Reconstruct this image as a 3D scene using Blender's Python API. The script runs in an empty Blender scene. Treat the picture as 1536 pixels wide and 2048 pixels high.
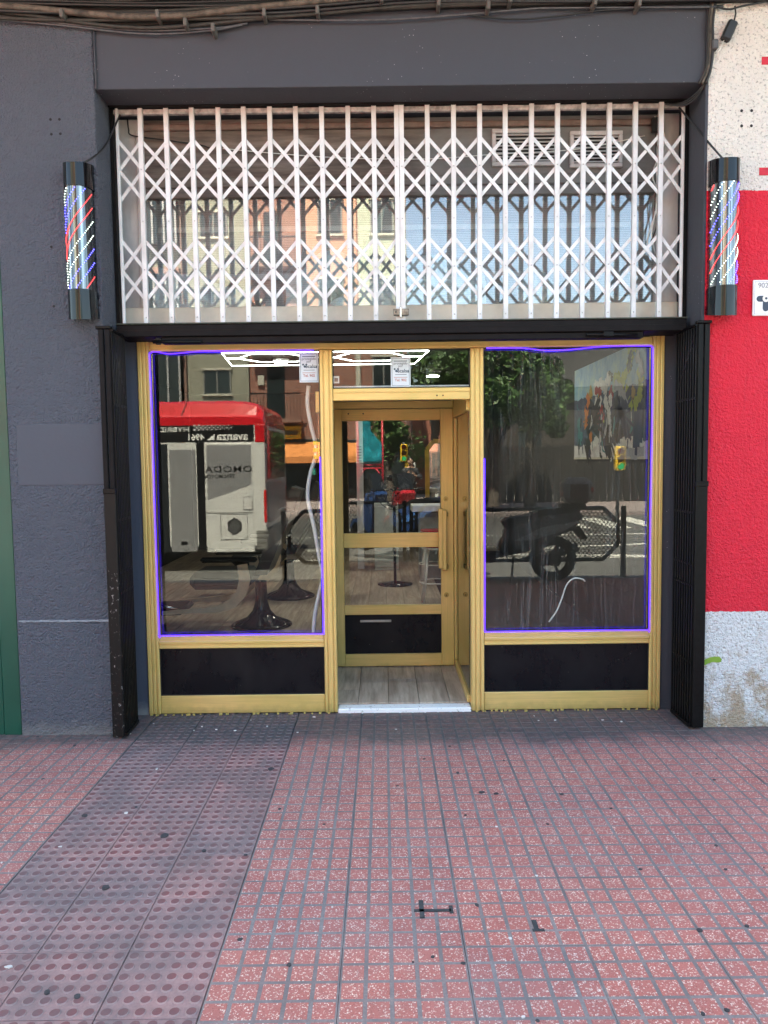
import bpy, bmesh, math, random
from mathutils import Vector, Matrix, noise as mnoise

scene = bpy.context.scene
random.seed(7)
rad = math.radians

# ------------------------------------------------------------------ camera, sky, sun, exposure
CAM = Vector((0.0, -4.33, 1.60))
PITCH, ROLL = rad(4.0), rad(0.68)
cam_data = bpy.data.cameras.new('camera')
cam_data.sensor_fit = 'HORIZONTAL'
cam_data.sensor_width = 36.0
cam_data.lens = 36.0 * 1500.0 / 1536.0
cam_data.clip_start = 0.02
cam_data.clip_end = 500.0
cam = bpy.data.objects.new('camera', cam_data)
scene.collection.objects.link(cam)
fwd = Vector((0, math.cos(PITCH), -math.sin(PITCH)))
rt0 = Vector((1, 0, 0))
up0 = rt0.cross(fwd)
rt = rt0 * math.cos(ROLL) - up0 * math.sin(ROLL)
up = up0 * math.cos(ROLL) + rt0 * math.sin(ROLL)
M = Matrix.Identity(4)
for i in range(3):
    M[i][0], M[i][1], M[i][2], M[i][3] = rt[i], up[i], -fwd[i], CAM[i]
cam.matrix_world = M
scene.camera = cam

SUN_EL, SUN_AZ = rad(62), rad(-14)          # azimuth measured from +y (behind the shop) towards +x
world = bpy.data.worlds.new('World')
scene.world = world
world.use_nodes = True
wn = world.node_tree
sky = wn.nodes.new('ShaderNodeTexSky')
sky.sky_type = 'NISHITA'
sky.sun_disc = False
sky.sun_elevation = SUN_EL
sky.sun_rotation = SUN_AZ
sky.air_density = 1.0
sky.dust_density = 1.6
sky.ozone_density = 1.0
bg = wn.nodes['Background']
bg.inputs['Strength'].default_value = 0.085
wn.links.new(sky.outputs['Color'], bg.inputs['Color'])

sun_data = bpy.data.lights.new('sun', 'SUN')
sun_data.energy = 5.0
sun_data.angle = rad(0.53)
sun_data.color = (1.0, 0.95, 0.87)
sun = bpy.data.objects.new('sun', sun_data)
sun_dir = Vector((math.sin(SUN_AZ) * math.cos(SUN_EL), math.cos(SUN_AZ) * math.cos(SUN_EL), math.sin(SUN_EL)))
sun.rotation_euler = sun_dir.to_track_quat('Z', 'Y').to_euler()
sun.location = (0, 5, 30)
scene.collection.objects.link(sun)

scene.view_settings.view_transform = 'Standard'
scene.view_settings.look = 'None'
scene.view_settings.gamma = 1.0
scene.view_settings.use_curve_mapping = False
scene.view_settings.exposure = 3.58
scene.view_settings.use_white_balance = True
scene.view_settings.white_balance_temperature = 7350
scene.view_settings.white_balance_tint = 2
scene.render.engine = 'CYCLES'
cy = scene.cycles
cy.use_denoising = True
cy.max_bounces = 8
cy.diffuse_bounces = 4
cy.glossy_bounces = 5
cy.transmission_bounces = 6
cy.transparent_max_bounces = 16
cy.caustics_reflective = False
cy.caustics_refractive = False
cy.sample_clamp_indirect = 4.0

# ------------------------------------------------------------------ helpers
COL = scene.collection


class MB:
    """collects faces; build() turns them into one mesh object"""

    def __init__(self):
        self.v, self.f, self.m = [], [], []
        self.smooth = []

    def add(self, verts, faces, mi=0, sm=False):
        b = len(self.v)
        self.v += [tuple(p) for p in verts]
        for f in faces:
            self.f.append(tuple(b + i for i in f))
            self.m.append(mi)
            self.smooth.append(sm)
        return self

    def box(self, x0, x1, y0, y1, z0, z1, b=0.0, mi=0):
        if x0 > x1: x0, x1 = x1, x0
        if y0 > y1: y0, y1 = y1, y0
        if z0 > z1: z0, z1 = z1, z0
        if b <= 0:
            v = [(x, y, z) for z in (z0, z1) for y in (y0, y1) for x in (x0, x1)]
            f = [(0, 2, 3, 1), (4, 5, 7, 6), (0, 1, 5, 4), (2, 6, 7, 3), (0, 4, 6, 2), (1, 3, 7, 5)]
            return self.add(v, f, mi)
        b = min(b, (x1 - x0) * .45, (y1 - y0) * .45, (z1 - z0) * .45)
        bm = bmesh.new()
        bmesh.ops.create_cube(bm, size=1.0)
        for w in bm.verts:
            w.co = Vector(((x0 + x1) / 2 + w.co.x * (x1 - x0), (y0 + y1) / 2 + w.co.y * (y1 - y0), (z0 + z1) / 2 + w.co.z * (z1 - z0)))
        bmesh.ops.bevel(bm, geom=list(bm.edges), offset=b, segments=1, affect='EDGES', clamp_overlap=True)
        self.bm(bm, mi)
        return self

    def bm(self, bm, mi=0, sm=False):
        bm.verts.index_update()
        self.add([w.co.copy() for w in bm.verts], [[w.index for w in f.verts] for f in bm.faces], mi, sm)
        bm.free()
        return self

    def prism(self, pts, axis, a0, a1, mi=0, sm=False):
        """pts: outline in the two other axes (cyclic order), extruded along axis from a0 to a1"""
        n = len(pts)

        def P(p, a):
            if axis == 'x': return (a, p[0], p[1])
            if axis == 'y': return (p[0], a, p[1])
            return (p[0], p[1], a)
        v = [P(p, a0) for p in pts] + [P(p, a1) for p in pts]
        f = [tuple(range(n))[::-1], tuple(range(n, 2 * n))]
        f2 = [(i, (i + 1) % n, n + (i + 1) % n, n + i) for i in range(n)]
        if not sm:
            return self.add(v, f + f2, mi, False)
        self.add(v, f, mi, False)          # ends keep their own vertices so that the sides shade cleanly
        return self.add(v, f2, mi, True)

    def tube(self, path, r, n=8, mi=0, cap=True, flat=None):
        path = [Vector(p) for p in path]
        k = len(path)
        rs = r if isinstance(r, (list, tuple)) else [r] * k
        rings = []
        t0 = (path[1] - path[0]).normalized()
        ref = Vector((0, 0, 1)) if abs(t0.z) < .9 else Vector((0, 1, 0))
        u = t0.cross(ref).normalized()
        for i in range(k):
            t = (path[min(i + 1, k - 1)] - path[max(i - 1, 0)]).normalized()
            u = (u - t * u.dot(t))
            u = u.normalized() if u.length > 1e-6 else t.orthogonal().normalized()
            w = t.cross(u)
            rings.append([path[i] + (u * math.cos(2 * math.pi * j / n) + w * math.sin(2 * math.pi * j / n)) * rs[i] for j in range(n)])
        v = [p for rg in rings for p in rg]
        f = [(i * n + j, i * n + (j + 1) % n, (i + 1) * n + (j + 1) % n, (i + 1) * n + j) for i in range(k - 1) for j in range(n)]
        self.add(v, f, mi, n > 4)
        if cap:
            b = len(self.v) - len(v)
            self.f.append(tuple(b + j for j in range(n))[::-1]); self.m.append(mi); self.smooth.append(False)
            self.f.append(tuple(b + (k - 1) * n + j for j in range(n))); self.m.append(mi); self.smooth.append(False)
        return self

    def bar(self, a, b, w, t, normal=(0, 1, 0), mi=0):
        """flat bar from a to b: width w across (perpendicular to normal), thickness t along normal"""
        a, b, nn = Vector(a), Vector(b), Vector(normal).normalized()
        d = (b - a).normalized()
        s = d.cross(nn).normalized() * (w / 2)
        q = nn * (t / 2)
        v = [a - s - q, a + s - q, a + s + q, a - s + q, b - s - q, b + s - q, b + s + q, b - s + q]
        return self.add(v, [(0, 1, 2, 3), (7, 6, 5, 4), (0, 4, 5, 1), (1, 5, 6, 2), (2, 6, 7, 3), (3, 7, 4, 0)], mi)

    def lathe(self, prof, c, n=20, axis='z', mi=0):
        """prof: (radius, height) list"""
        c = Vector(c)
        v = []
        for r, h in prof:
            for j in range(n):
                a = 2 * math.pi * j / n
                p = (r * math.cos(a), r * math.sin(a), h)
                if axis == 'x': p = (p[2], p[0], p[1])
                elif axis == 'y': p = (p[0], p[2], p[1])
                v.append(c + Vector(p))
        k = len(prof)
        f = [(i * n + j, i * n + (j + 1) % n, (i + 1) * n + (j + 1) % n, (i + 1) * n + j) for i in range(k - 1) for j in range(n)]
        self.add(v, f, mi, True)
        self.add(v[:n], [tuple(range(n))[::-1]], mi, False)
        self.add(v[-n:], [tuple(range(n))], mi, False)
        return self

    def ball(self, c, r, mi=0, seg=10, rings=6):
        c = Vector(c)
        rr = r if isinstance(r, (tuple, list)) else (r, r, r)
        v = [c + Vector((0, 0, rr[2]))]
        for i in range(1, rings):
            a = math.pi * i / rings
            for j in range(seg):
                t = 2 * math.pi * j / seg
                v.append(c + Vector((rr[0] * math.sin(a) * math.cos(t), rr[1] * math.sin(a) * math.sin(t), rr[2] * math.cos(a))))
        v.append(c - Vector((0, 0, rr[2])))
        f = [(0, 1 + j, 1 + (j + 1) % seg) for j in range(seg)]
        for i in range(rings - 2):
            for j in range(seg):
                a, b = 1 + i * seg + j, 1 + i * seg + (j + 1) % seg
                f.append((a, a + seg, b + seg, b))
        l = len(v) - 1
        s = 1 + (rings - 2) * seg
        f += [(l, s + (j + 1) % seg, s + j) for j in range(seg)]
        return self.add(v, f, mi, True)

    def mesh(self, name, mats):
        me = bpy.data.meshes.new(name)
        me.from_pydata(self.v, [], self.f)
        for m in (mats if isinstance(mats, (list, tuple)) else [mats]):
            me.materials.append(m)
        me.polygons.foreach_set('material_index', self.m)
        me.polygons.foreach_set('use_smooth', self.smooth)
        me.update()
        bm = bmesh.new()
        bm.from_mesh(me)
        bmesh.ops.recalc_face_normals(bm, faces=bm.faces)
        bm.to_mesh(me)
        bm.free()
        return me

    def build(self, name, mats, parent=None, **kw):
        """vertices are given in world metres; the object is placed at its parent's base"""
        if parent is not None:
            o = Vector(parent_base(parent))
            self.v = [tuple(Vector(p) - o) for p in self.v]
        return link(name, self.mesh(name, mats), parent, **kw)


BASE = {}


def parent_base(p):
    b = Vector((0, 0, 0))
    while p is not None:
        b += p.location
        p = p.parent
    return b


def link(name, me, parent=None, loc=None, label=None, cat=None, group=None, kind=None):
    o = bpy.data.objects.new(name, me)
    COL.objects.link(o)
    if loc is not None:
        o.location = loc
    if parent is not None:
        o.parent = parent
    return tag(o, label, cat, group, kind)


def tag(o, label=None, cat=None, group=None, kind=None):
    if label: o['label'] = label
    if cat: o['category'] = cat
    if group: o['group'] = group
    if kind: o['kind'] = kind
    return o


def thing(name, loc, label, cat, group=None, kind=None):
    o = bpy.data.objects.new(name, None)
    COL.objects.link(o)
    o.empty_display_size = 0.1
    o.location = loc
    return tag(o, label, cat, group, kind)


def text_mesh(body, size, extrude, mat, align='CENTER', bold=0.0, shear=0.0, spacing=1.0):
    cu = bpy.data.curves.new('lettering', 'FONT')
    cu.body = body
    cu.size = size
    cu.extrude = extrude
    cu.offset = bold
    cu.shear = shear
    cu.space_character = spacing
    cu.align_x = align
    cu.align_y = 'CENTER'
    cu.resolution_u = 3
    o = bpy.data.objects.new('lettering', cu)
    COL.objects.link(o)
    bpy.context.view_layer.update()
    me = bpy.data.meshes.new_from_object(o.evaluated_get(bpy.context.evaluated_depsgraph_get()))
    bpy.data.objects.remove(o)
    bpy.data.curves.remove(cu)
    me.materials.clear()
    me.materials.append(mat)
    return me


def lettering(body, size, loc, mat, parent, facing='-y', extrude=0.0008, name='lettering', xscale=1.0, **kw):
    me = text_mesh(body, size, extrude, mat, **kw)
    o = link(name, me, parent)
    o.location = Vector(loc) - parent_base(parent)
    o.rotation_euler = (rad(90), 0, rad(180) if facing == '+y' else (rad(90) if facing == '+x' else (rad(-90) if facing == '-x' else 0)))
    o.scale = (xscale, 1, 1)
    return o


def smooth_path(pts, sub=6):
    """Catmull-Rom through the points"""
    p = [Vector(q) for q in pts]
    p = [p[0] * 2 - p[1]] + p + [p[-1] * 2 - p[-2]]
    out = []
    for i in range(1, len(p) - 2):
        for k in range(sub):
            t = k / sub
            a, b, c, d = p[i - 1], p[i], p[i + 1], p[i + 2]
            out.append(0.5 * ((2 * b) + (c - a) * t + (2 * a - 5 * b + 4 * c - d) * t * t + (3 * b - a - 3 * c + d) * t ** 3))
    out.append(p[-2])
    return out


# ------------------------------------------------------------------ materials
class N:
    """tiny node graph helper"""

    def __init__(self, name):
        self.m = bpy.data.materials.new(name)
        self.m.use_nodes = True
        self.t = self.m.node_tree
        self.out = self.t.nodes['Material Output']
        self.p = self.t.nodes['Principled BSDF']

    def n(self, typ, **kw):
        x = self.t.nodes.new('ShaderNode' + typ)
        for k, v in kw.items():
            setattr(x, k, v)
        return x

    def l(self, a, b):
        self.t.links.new(a, b)

    def pos(self, scale=(1, 1, 1), obj=False):
        if obj:
            s = self.n('TexCoord').outputs['Object']
        else:
            s = self.n('NewGeometry').outputs['Position']
        mp = self.n('Mapping')
        mp.inputs['Scale'].default_value = scale
        self.l(s, mp.inputs['Vector'])
        return mp.outputs['Vector']

    def noise(self, vec, scale, detail=3, rough=.55, out='Fac'):
        x = self.n('TexNoise')
        x.inputs['Scale'].default_value = scale
        x.inputs['Detail'].default_value = detail
        x.inputs['Roughness'].default_value = rough
        self.l(vec, x.inputs['Vector'])
        return x.outputs[out]

    def voro(self, vec, scale, feature='F1', out='Distance', rnd=1.0):
        x = self.n('TexVoronoi')
        x.feature = feature
        x.inputs['Scale'].default_value = scale
        x.inputs['Randomness'].default_value = rnd
        self.l(vec, x.inputs['Vector'])
        return x.outputs[out]

    def ramp(self, fac, stops):
        x = self.n('ValToRGB')
        e = x.color_ramp.elements
        while len(e) < len(stops):
            e.new(0.5)
        for i, (p, c) in enumerate(stops):
            e[i].position = p
            e[i].color = (c[0], c[1], c[2], 1) if isinstance(c, (tuple, list)) else (c, c, c, 1)
        self.l(fac, x.inputs['Fac'])
        return x.outputs['Color']

    def math(self, op, a, b=None, clamp=False):
        x = self.n('Math', operation=op)
        x.use_clamp = clamp
        for i, s in enumerate((a, b)):
            if s is None: continue
            if isinstance(s, (int, float)): x.inputs[i].default_value = s
            else: self.l(s, x.inputs[i])
        return x.outputs[0]

    def mix(self, fac, a, b, mode='MIX'):
        x = self.n('Mix', data_type='RGBA', blend_type=mode)
        for s, i in ((fac, 0), (a, 6), (b, 7)):
            if isinstance(s, (int, float)): x.inputs[i].default_value = s
            elif isinstance(s, (tuple, list)): x.inputs[i].default_value = (s[0], s[1], s[2], 1)
            else: self.l(s, x.inputs[i])
        return x.outputs[2]

    def bump(self, h, strength=.3, dist=.01):
        x = self.n('Bump')
        x.inputs['Strength'].default_value = strength
        x.inputs['Distance'].default_value = dist
        self.l(h, x.inputs['Height'])
        self.l(x.outputs['Normal'], self.p.inputs['Normal'])
        return x.outputs['Normal']

    def set(self, color=None, rough=None, metal=None, spec=None, coat=None, emis=None, estr=None):
        for k, v in (('Base Color', color), ('Roughness', rough), ('Metallic', metal), ('Specular IOR Level', spec), ('Coat Weight', coat), ('Emission Color', emis), ('Emission Strength', estr)):
            if v is None: continue
            s = self.p.inputs[k]
            if isinstance(v, (tuple, list)): s.default_value = (v[0], v[1], v[2], 1)
            elif isinstance(v, (int, float)): s.default_value = v
            else: self.l(v, s)
        return self


def plain(name, c, rough=.5, metal=0.0, var=.18, scale=9.0, bump=0.0, bscale=60.0, spec=None, coat=None, stretch=(1, 1, 1)):
    g = N(name)
    v = g.pos(stretch)
    nz = g.noise(v, scale, 5, .6)
    lo = tuple(max(0, x * (1 - var)) for x in c)
    hi = tuple(min(1, x * (1 + var)) for x in c)
    g.set(color=g.ramp(nz, [(.3, lo), (.7, hi)]), metal=metal, spec=spec, coat=coat)
    g.set(rough=g.math('ADD', g.math('MULTIPLY', nz, .16), max(0.02, rough - .08)))
    if bump:
        g.bump(g.noise(v, bscale, 4, .6), bump, .004)
    return g.m


def glow(name, c, strength):
    g = N(name)
    g.set(color=(0.02, 0.02, 0.02), emis=c, estr=strength, rough=.4)
    return g.m


def glass(name, r0=.09, tint=(.93, .95, .94), streaks=0.0, wavy=.0, milky=0.0):
    g = N(name)
    g.t.nodes.remove(g.p)
    lw = g.n('LayerWeight')
    lw.inputs['Blend'].default_value = .5
    f5 = g.math('POWER', lw.outputs['Facing'], 5.0)
    fr = g.math('ADD', g.math('MULTIPLY', f5, 1 - r0), r0, True)
    tr = g.n('BsdfTransparent')
    tr.inputs['Color'].default_value = (*tint, 1)
    gl = g.n('BsdfGlossy')
    gl.inputs['Roughness'].default_value = 0.0
    if wavy:
        b = g.n('Bump')
        b.inputs['Strength'].default_value = wavy
        b.inputs['Distance'].default_value = .01
        g.l(g.noise(g.pos((1, 1, .6)), 2.2, 1), b.inputs['Height'])
        g.l(b.outputs['Normal'], gl.inputs['Normal'])
    mx = g.n('MixShader')
    g.l(fr, mx.inputs[0]); g.l(tr.outputs[0], mx.inputs[1]); g.l(gl.outputs[0], mx.inputs[2])
    last = mx.outputs[0]
    if milky:
        # a dull film with fine horizontal ribs stuck to the pane
        sep = g.n('SeparateXYZ'); g.l(g.pos(), sep.inputs[0])
        rib = g.ramp(g.math('FRACT', g.math('MULTIPLY', sep.outputs['Z'], 84.0)), [(.0, .25), (.5, 1), (.95, .25)])
        df = g.n('BsdfDiffuse'); df.inputs['Color'].default_value = (.70, .70, .70, 1)
        m2 = g.n('MixShader')
        g.l(g.math('MULTIPLY', rib, milky), m2.inputs[0]); g.l(last, m2.inputs[1]); g.l(df.outputs[0], m2.inputs[2])
        last = m2.outputs[0]
    if streaks:
        # dried runs of cleaning water: thin, long, wandering lines, thickest near the top and the right side
        w = g.noise(g.pos((1, 1, .5)), 3.5, 2, .5, 'Color')
        vec = g.n('VectorMath', operation='MULTIPLY_ADD')
        g.l(w, vec.inputs[0]); vec.inputs[1].default_value = (.10, 0, 0)
        g.l(g.pos(), vec.inputs[2])
        mp = g.n('Mapping'); mp.inputs['Scale'].default_value = (150, 1, 1.3)
        g.l(vec.outputs[0], mp.inputs['Vector'])
        ln = g.noise(mp.outputs['Vector'], 1.0, 2, .5)
        line = g.ramp(ln, [(.56, 0), (.60, 1), (.64, 0)])
        patch = g.ramp(g.noise(g.pos((1.6, 1, .8)), 1.4, 3), [(.38, 0), (.62, 1)])
        df = g.n('BsdfDiffuse'); df.inputs['Color'].default_value = (.75, .76, .74, 1)
        m2 = g.n('MixShader')
        g.l(g.math('ADD', g.math('MULTIPLY', g.math('MULTIPLY', line, patch)  , streaks), .002), m2.inputs[0])
        g.l(last, m2.inputs[1]); g.l(df.outputs[0], m2.inputs[2])
        last = m2.outputs[0]
    g.l(last, g.out.inputs['Surface'])
    return g.m


def wall_paint(name, c, rough_scale=95.0, strength=.55, var=.12, z_dirt=True, spot=None):
    g = N(name)
    v = g.pos()
    big = g.noise(v, 1.3, 4, .6)
    mid = g.noise(v, 14, 4, .6)
    col = g.mix(big, tuple(x * (1 - var) for x in c), tuple(x * (1 + var) for x in c))
    col = g.mix(g.math('MULTIPLY', mid, .25), col, tuple(x * .75 for x in c))
    if spot:
        sp = g.ramp(g.voro(v, spot[0]), [(0, 1), (spot[1], 0)])
        gate = g.ramp(g.noise(v, 2.3, 4), [(.53, 0), (.60, 1)])
        col = g.mix(g.math('MULTIPLY', sp, gate), col, spot[2])
    if z_dirt:
        sep = g.n('SeparateXYZ'); g.l(v, sep.inputs[0])
        low = g.ramp(g.math('ADD', sep.outputs['Z'], g.math('MULTIPLY', mid, .10)), [(.03, 1), (.14, 0)])
        col = g.mix(g.math('MULTIPLY', low, .7), col, (.30, .29, .27))
    g.set(color=col, rough=.75)
    h = g.math('ADD', g.noise(v, rough_scale, 3, .55), g.math('MULTIPLY', g.noise(v, rough_scale * .33, 2), .8))
    g.bump(h, min(1, strength), .012 if strength < .5 else .045)
    return g.m


def terrazzo():
    g = N('red terrazzo blocks')
    v = g.pos()
    info = g.n('ObjectInfo')
    n1 = g.noise(v, 260, 2)
    base = g.mix(n1, (.32, .098, .082), (.54, .21, .175))
    warp = g.n('VectorMath', operation='MULTIPLY_ADD')
    g.l(g.noise(v, 95, 2, .5, 'Color'), warp.inputs[0]); warp.inputs[1].default_value = (.011, .011, .011); g.l(v, warp.inputs[2])
    v2 = warp.outputs[0]
    cell = g.n('TexVoronoi'); cell.inputs['Scale'].default_value = 172
    g.l(v2, cell.inputs['Vector'])
    sepc = g.n('SeparateColor'); g.l(cell.outputs['Color'], sepc.inputs[0])
    chipmask = g.math('MULTIPLY', g.ramp(sepc.outputs[0], [(.61, 0), (.67, 1)]), g.ramp(cell.outputs['Distance'], [(.34, 1), (.58, 0)]))
    chipcol = g.mix(sepc.outputs[1], (.56, .37, .29), (.86, .77, .66))
    col = g.mix(chipmask, base, chipcol)
    cell2 = g.n('TexVoronoi'); cell2.inputs['Scale'].default_value = 210
    g.l(v, cell2.inputs['Vector'])
    sep2 = g.n('SeparateColor'); g.l(cell2.outputs['Color'], sep2.inputs[0])
    dark = g.math('MULTIPLY', g.ramp(sep2.outputs[0], [(.72, 0), (.74, 1)]), g.ramp(cell2.outputs['Distance'], [(.3, 1), (.42, 0)]))
    col = g.mix(g.math('MULTIPLY', dark, .7), col, (.17, .05, .05))
    # every slab was cast a little differently
    rnd = info.outputs['Random']
    col = g.mix(.55, col, g.mix(rnd, (1.14, 1.02, .95), (.82, .86, .93)), 'MULTIPLY')
    wear = g.ramp(g.noise(v, 3.3, 6, .7), [(.30, 0), (.70, 1)])
    col = g.mix(.8, col, g.mix(wear, (.80, .80, .82), (1.10, 1.08, 1.05)), 'MULTIPLY')
    col = dirt(g, v, col)
    g.set(color=col, rough=.62)
    g.bump(n1, .25, .002)
    return g.m


def dirt(g, v, col, amount=1.0):
    """trodden-in dirt: cloudy grey patches and the grey band of grime along the shop front"""
    cloud = g.ramp(g.noise(v, 1.7, 6, .65), [(.42, 0), (.72, 1)])
    col = g.mix(g.math('MULTIPLY', cloud, .26 * amount), col, (.22, .19, .19))
    sep = g.n('SeparateXYZ'); g.l(v, sep.inputs[0])
    wob = g.math('MULTIPLY', g.math('SUBTRACT', g.noise(v, 3.2, 5, .65), .5), .55)
    band = g.ramp(g.math('ADD', g.math('ADD', sep.outputs['Y'], wob), .60), [(.30, 0), (.52, 1)])
    fine = g.ramp(g.noise(v, 28, 4, .6), [(.25, .62), (.60, 1)])
    col = g.mix(g.math('MULTIPLY', g.math('MULTIPLY', band, fine), .92 * amount), col, (.058, .062, .062))
    return col


def cement(name, c1, c2, amount=1.0, scale=120.0):
    g = N(name)
    v = g.pos()
    info = g.n('ObjectInfo')
    col = g.mix(g.noise(v, scale, 4, .6), c1, c2)
    patch = g.ramp(g.noise(v, 4.0, 6, .7), [(.38, 0), (.60, 1)])
    col = g.mix(g.math('MULTIPLY', patch, .55), col, (.10, .10, .10))
    col = g.mix(.45, col, g.mix(info.outputs['Random'], (1.12, .98, .97), (.84, .93, 1.0)), 'MULTIPLY')
    col = dirt(g, v, col, amount)
    g.set(color=col, rough=.75)
    g.bump(g.noise(v, 180, 3), .3, .002)
    return g.m


def gold(name='gold painted aluminium', horizontal=False, c=(.78, .54, .20)):
    g = N(name)
    v = g.pos((3.0, 30, 110) if horizontal else (110, 30, 3.0))
    st = g.noise(v, 1.0, 4, .65)
    big = g.noise(g.pos(), 2.5, 4)
    col = g.mix(st, tuple(x * .66 for x in c), tuple(min(1, x * 1.26) for x in c))
    col = g.mix(g.ramp(big, [(.38, 0), (.70, .65)]), col, (c[0] * .70, c[1] * .80, c[2] * .60))
    sep = g.n('SeparateXYZ'); g.l(g.pos(), sep.inputs[0])
    low = g.ramp(g.math('ADD', sep.outputs['Z'], g.math('MULTIPLY', g.noise(g.pos(), 18, 4), .08)), [(.035, 1), (.10, 0)])
    col = g.mix(g.math('MULTIPLY', low, .55), col, (.20, .17, .05))
    g.set(color=col, metal=.28, rough=g.math('ADD', g.math('MULTIPLY', st, .22), .27))
    g.bump(st, .12, .002)
    return g.m


def wood_planks(name, c1, c2, c3, lengthwise='y'):
    g = N(name)
    info = g.n('ObjectInfo')
    off = g.n('CombineXYZ'); g.l(g.math('MULTIPLY', info.outputs['Random'], 37.0), off.inputs[2])
    add = g.n('VectorMath', operation='ADD')
    g.l(g.pos((26, 2.2, 26) if lengthwise == 'y' else (2.2, 26, 26)), add.inputs[0]); g.l(off.outputs[0], add.inputs[1])
    grain = g.noise(add.outputs[0], 1.0, 7, .68)
    add2 = g.n('VectorMath', operation='ADD')
    g.l(g.pos((7, .9, 7) if lengthwise == 'y' else (.9, 7, 7)), add2.inputs[0]); g.l(off.outputs[0], add2.inputs[1])
    blot = g.noise(add2.outputs[0], 1.0, 4, .6)
    col = g.ramp(grain, [(.30, c1), (.52, c2), (.74, c3)])
    col = g.mix(g.math('MULTIPLY', g.ramp(blot, [(.45, 0), (.68, 1)]), .55), col, c1)
    col = g.mix(.5, col, g.mix(info.outputs['Random'], (1.12, 1.08, 1.04), (.80, .82, .84)), 'MULTIPLY')
    g.set(color=col, rough=.42)
    g.bump(grain, .12, .002)
    return g.m


M_ = {}
M_['dark_wall'] = wall_paint('dark grey paint on smooth render', (.0425, .0445, .0555), 70, .14, .10, False, (34, .10, (.55, .55, .55)))
M_['rough_wall'] = wall_paint('blue grey paint on roughcast', (.108, .116, .144), 84, 1.0, .10, True)
M_['patch_wall'] = wall_paint('blue grey paint on smooth patch', (.062, .067, .085), 40, .12, .07, False)
M_['jamb_wall'] = wall_paint('blue grey paint on jamb', (.052, .060, .083), 60, .20, .10, True)
M_['terrazzo'] = terrazzo()
M_['groove'] = cement('grey cement grooves', (.13, .115, .106), (.36, .32, .295), .88)
M_['tact_base'] = cement('worn pinkish tactile paving', (.275, .150, .136), (.43, .275, .245))
M_['tact_dot'] = cement('dark red tactile studs', (.155, .052, .050), (.245, .092, .088), .8)
M_['tact_rim'] = cement('pale worn stud rims', (.29, .18, .165), (.40, .275, .25), .85)
M_['gold_v'] = gold()
M_['gold_h'] = gold('gold painted aluminium rails', True)
M_['white_paint'] = None
M_['black_panel'] = None
M_['black_steel'] = plain('black painted steel', (.0045, .0042, .0042), .42, 0, .5, 30, .15, 120, spec=.16)
M_['chipped'] = None
M_['brown_steel'] = plain('brown black painted steel', (.010, .0085, .0088), .6, 0, .3, 18, .1, 90, spec=.10)
M_['black_gloss'] = plain('glossy black plastic', (.004, .004, .005), .10, 0, .2, 5, spec=.35)
M_['chrome'] = plain('brushed chrome strip', (.62, .63, .64), .22, 1.0, .10, 40)
M_['glass'] = glass('window glass', .044)
M_['glass_streaky'] = glass('window glass with dried runs', .044, streaks=.075)
M_['glass_upper'] = glass('upper window glass', .15, (.95, .96, .96), wavy=.02, milky=.10)
M_['glass_door'] = glass('door glass', .044)
M_['violet'] = glow('violet neon strip', (.05, .010, 1.0), .55)
M_['led_white'] = glow('white led tube', (.93, .97, 1.0), 2.3)
M_['led_dot_white'] = glow('white led dot', (.80, 1.0, .98), .6)
M_['led_dot_blue'] = glow('blue led dot', (.05, .05, 1.0), 1.7)
M_['led_dot_red'] = glow('red led dot', (1.0, .05, .06), .40)
M_['cable'] = plain('black cable sheath', (.013, .012, .012), .5, 0, .35, 40)
M_['cable_brown'] = plain('dusty brown cable', (.030, .025, .020), .7, 0, .45, 30, .2, 150)
M_['cable_grey'] = plain('grey cable sheath', (.075, .072, .076), .6, 0, .3, 30)
M_['cable_white'] = plain('white cable', (.70, .68, .62), .45, 0, .1, 20)
M_['conduit'] = plain('dirty beige conduit', (.085, .066, .050), .7, 0, .7, 22, .3, 110)


def chipped_paint():
    g = N('chipped black paint')
    v = g.pos()
    sep = g.n('SeparateXYZ'); g.l(v, sep.inputs[0])
    where = g.ramp(sep.outputs['Z'], [(.10, .5), (.5, 1), (1.15, .6), (1.4, 0)])
    ch = g.ramp(g.noise(g.pos((1, 1, .7)), 60, 5, .7), [(.62, 0), (.65, 1)])
    col = g.mix(g.math('MULTIPLY', ch, where), (.0055, .005, .0052), (.36, .34, .33))
    g.set(color=col, rough=.45, spec=.2)
    g.bump(g.noise(v, 60, 4), .2, .004)
    return g.m


M_['chipped'] = chipped_paint()


def enamel():
    g = N('grimy white enamel on steel')
    v = g.pos()
    sep = g.n('SeparateXYZ'); g.l(v, sep.inputs[0])
    up_ = g.ramp(g.math('SUBTRACT', sep.outputs['Z'], 2.7), [(.0, 0), (1.0, 1)])
    n1 = g.noise(g.pos((1, 1, .5)), 9, 5, .65)
    col = g.mix(g.ramp(n1, [(.35, 0), (.75, 1)]), (.80, .80, .80), (.56, .54, .52))
    col = g.mix(g.math('MULTIPLY', up_, .35), col, (.50, .45, .42))
    rust = g.ramp(g.noise(v, 55, 4, .7), [(.69, 0), (.73, 1)])
    col = g.mix(g.math('MULTIPLY', rust, .7), col, (.20, .11, .07))
    g.set(color=col, rough=.4)
    g.bump(g.noise(v, 90, 3), .1, .003)
    return g.m


M_['white_paint'] = enamel()


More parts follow.
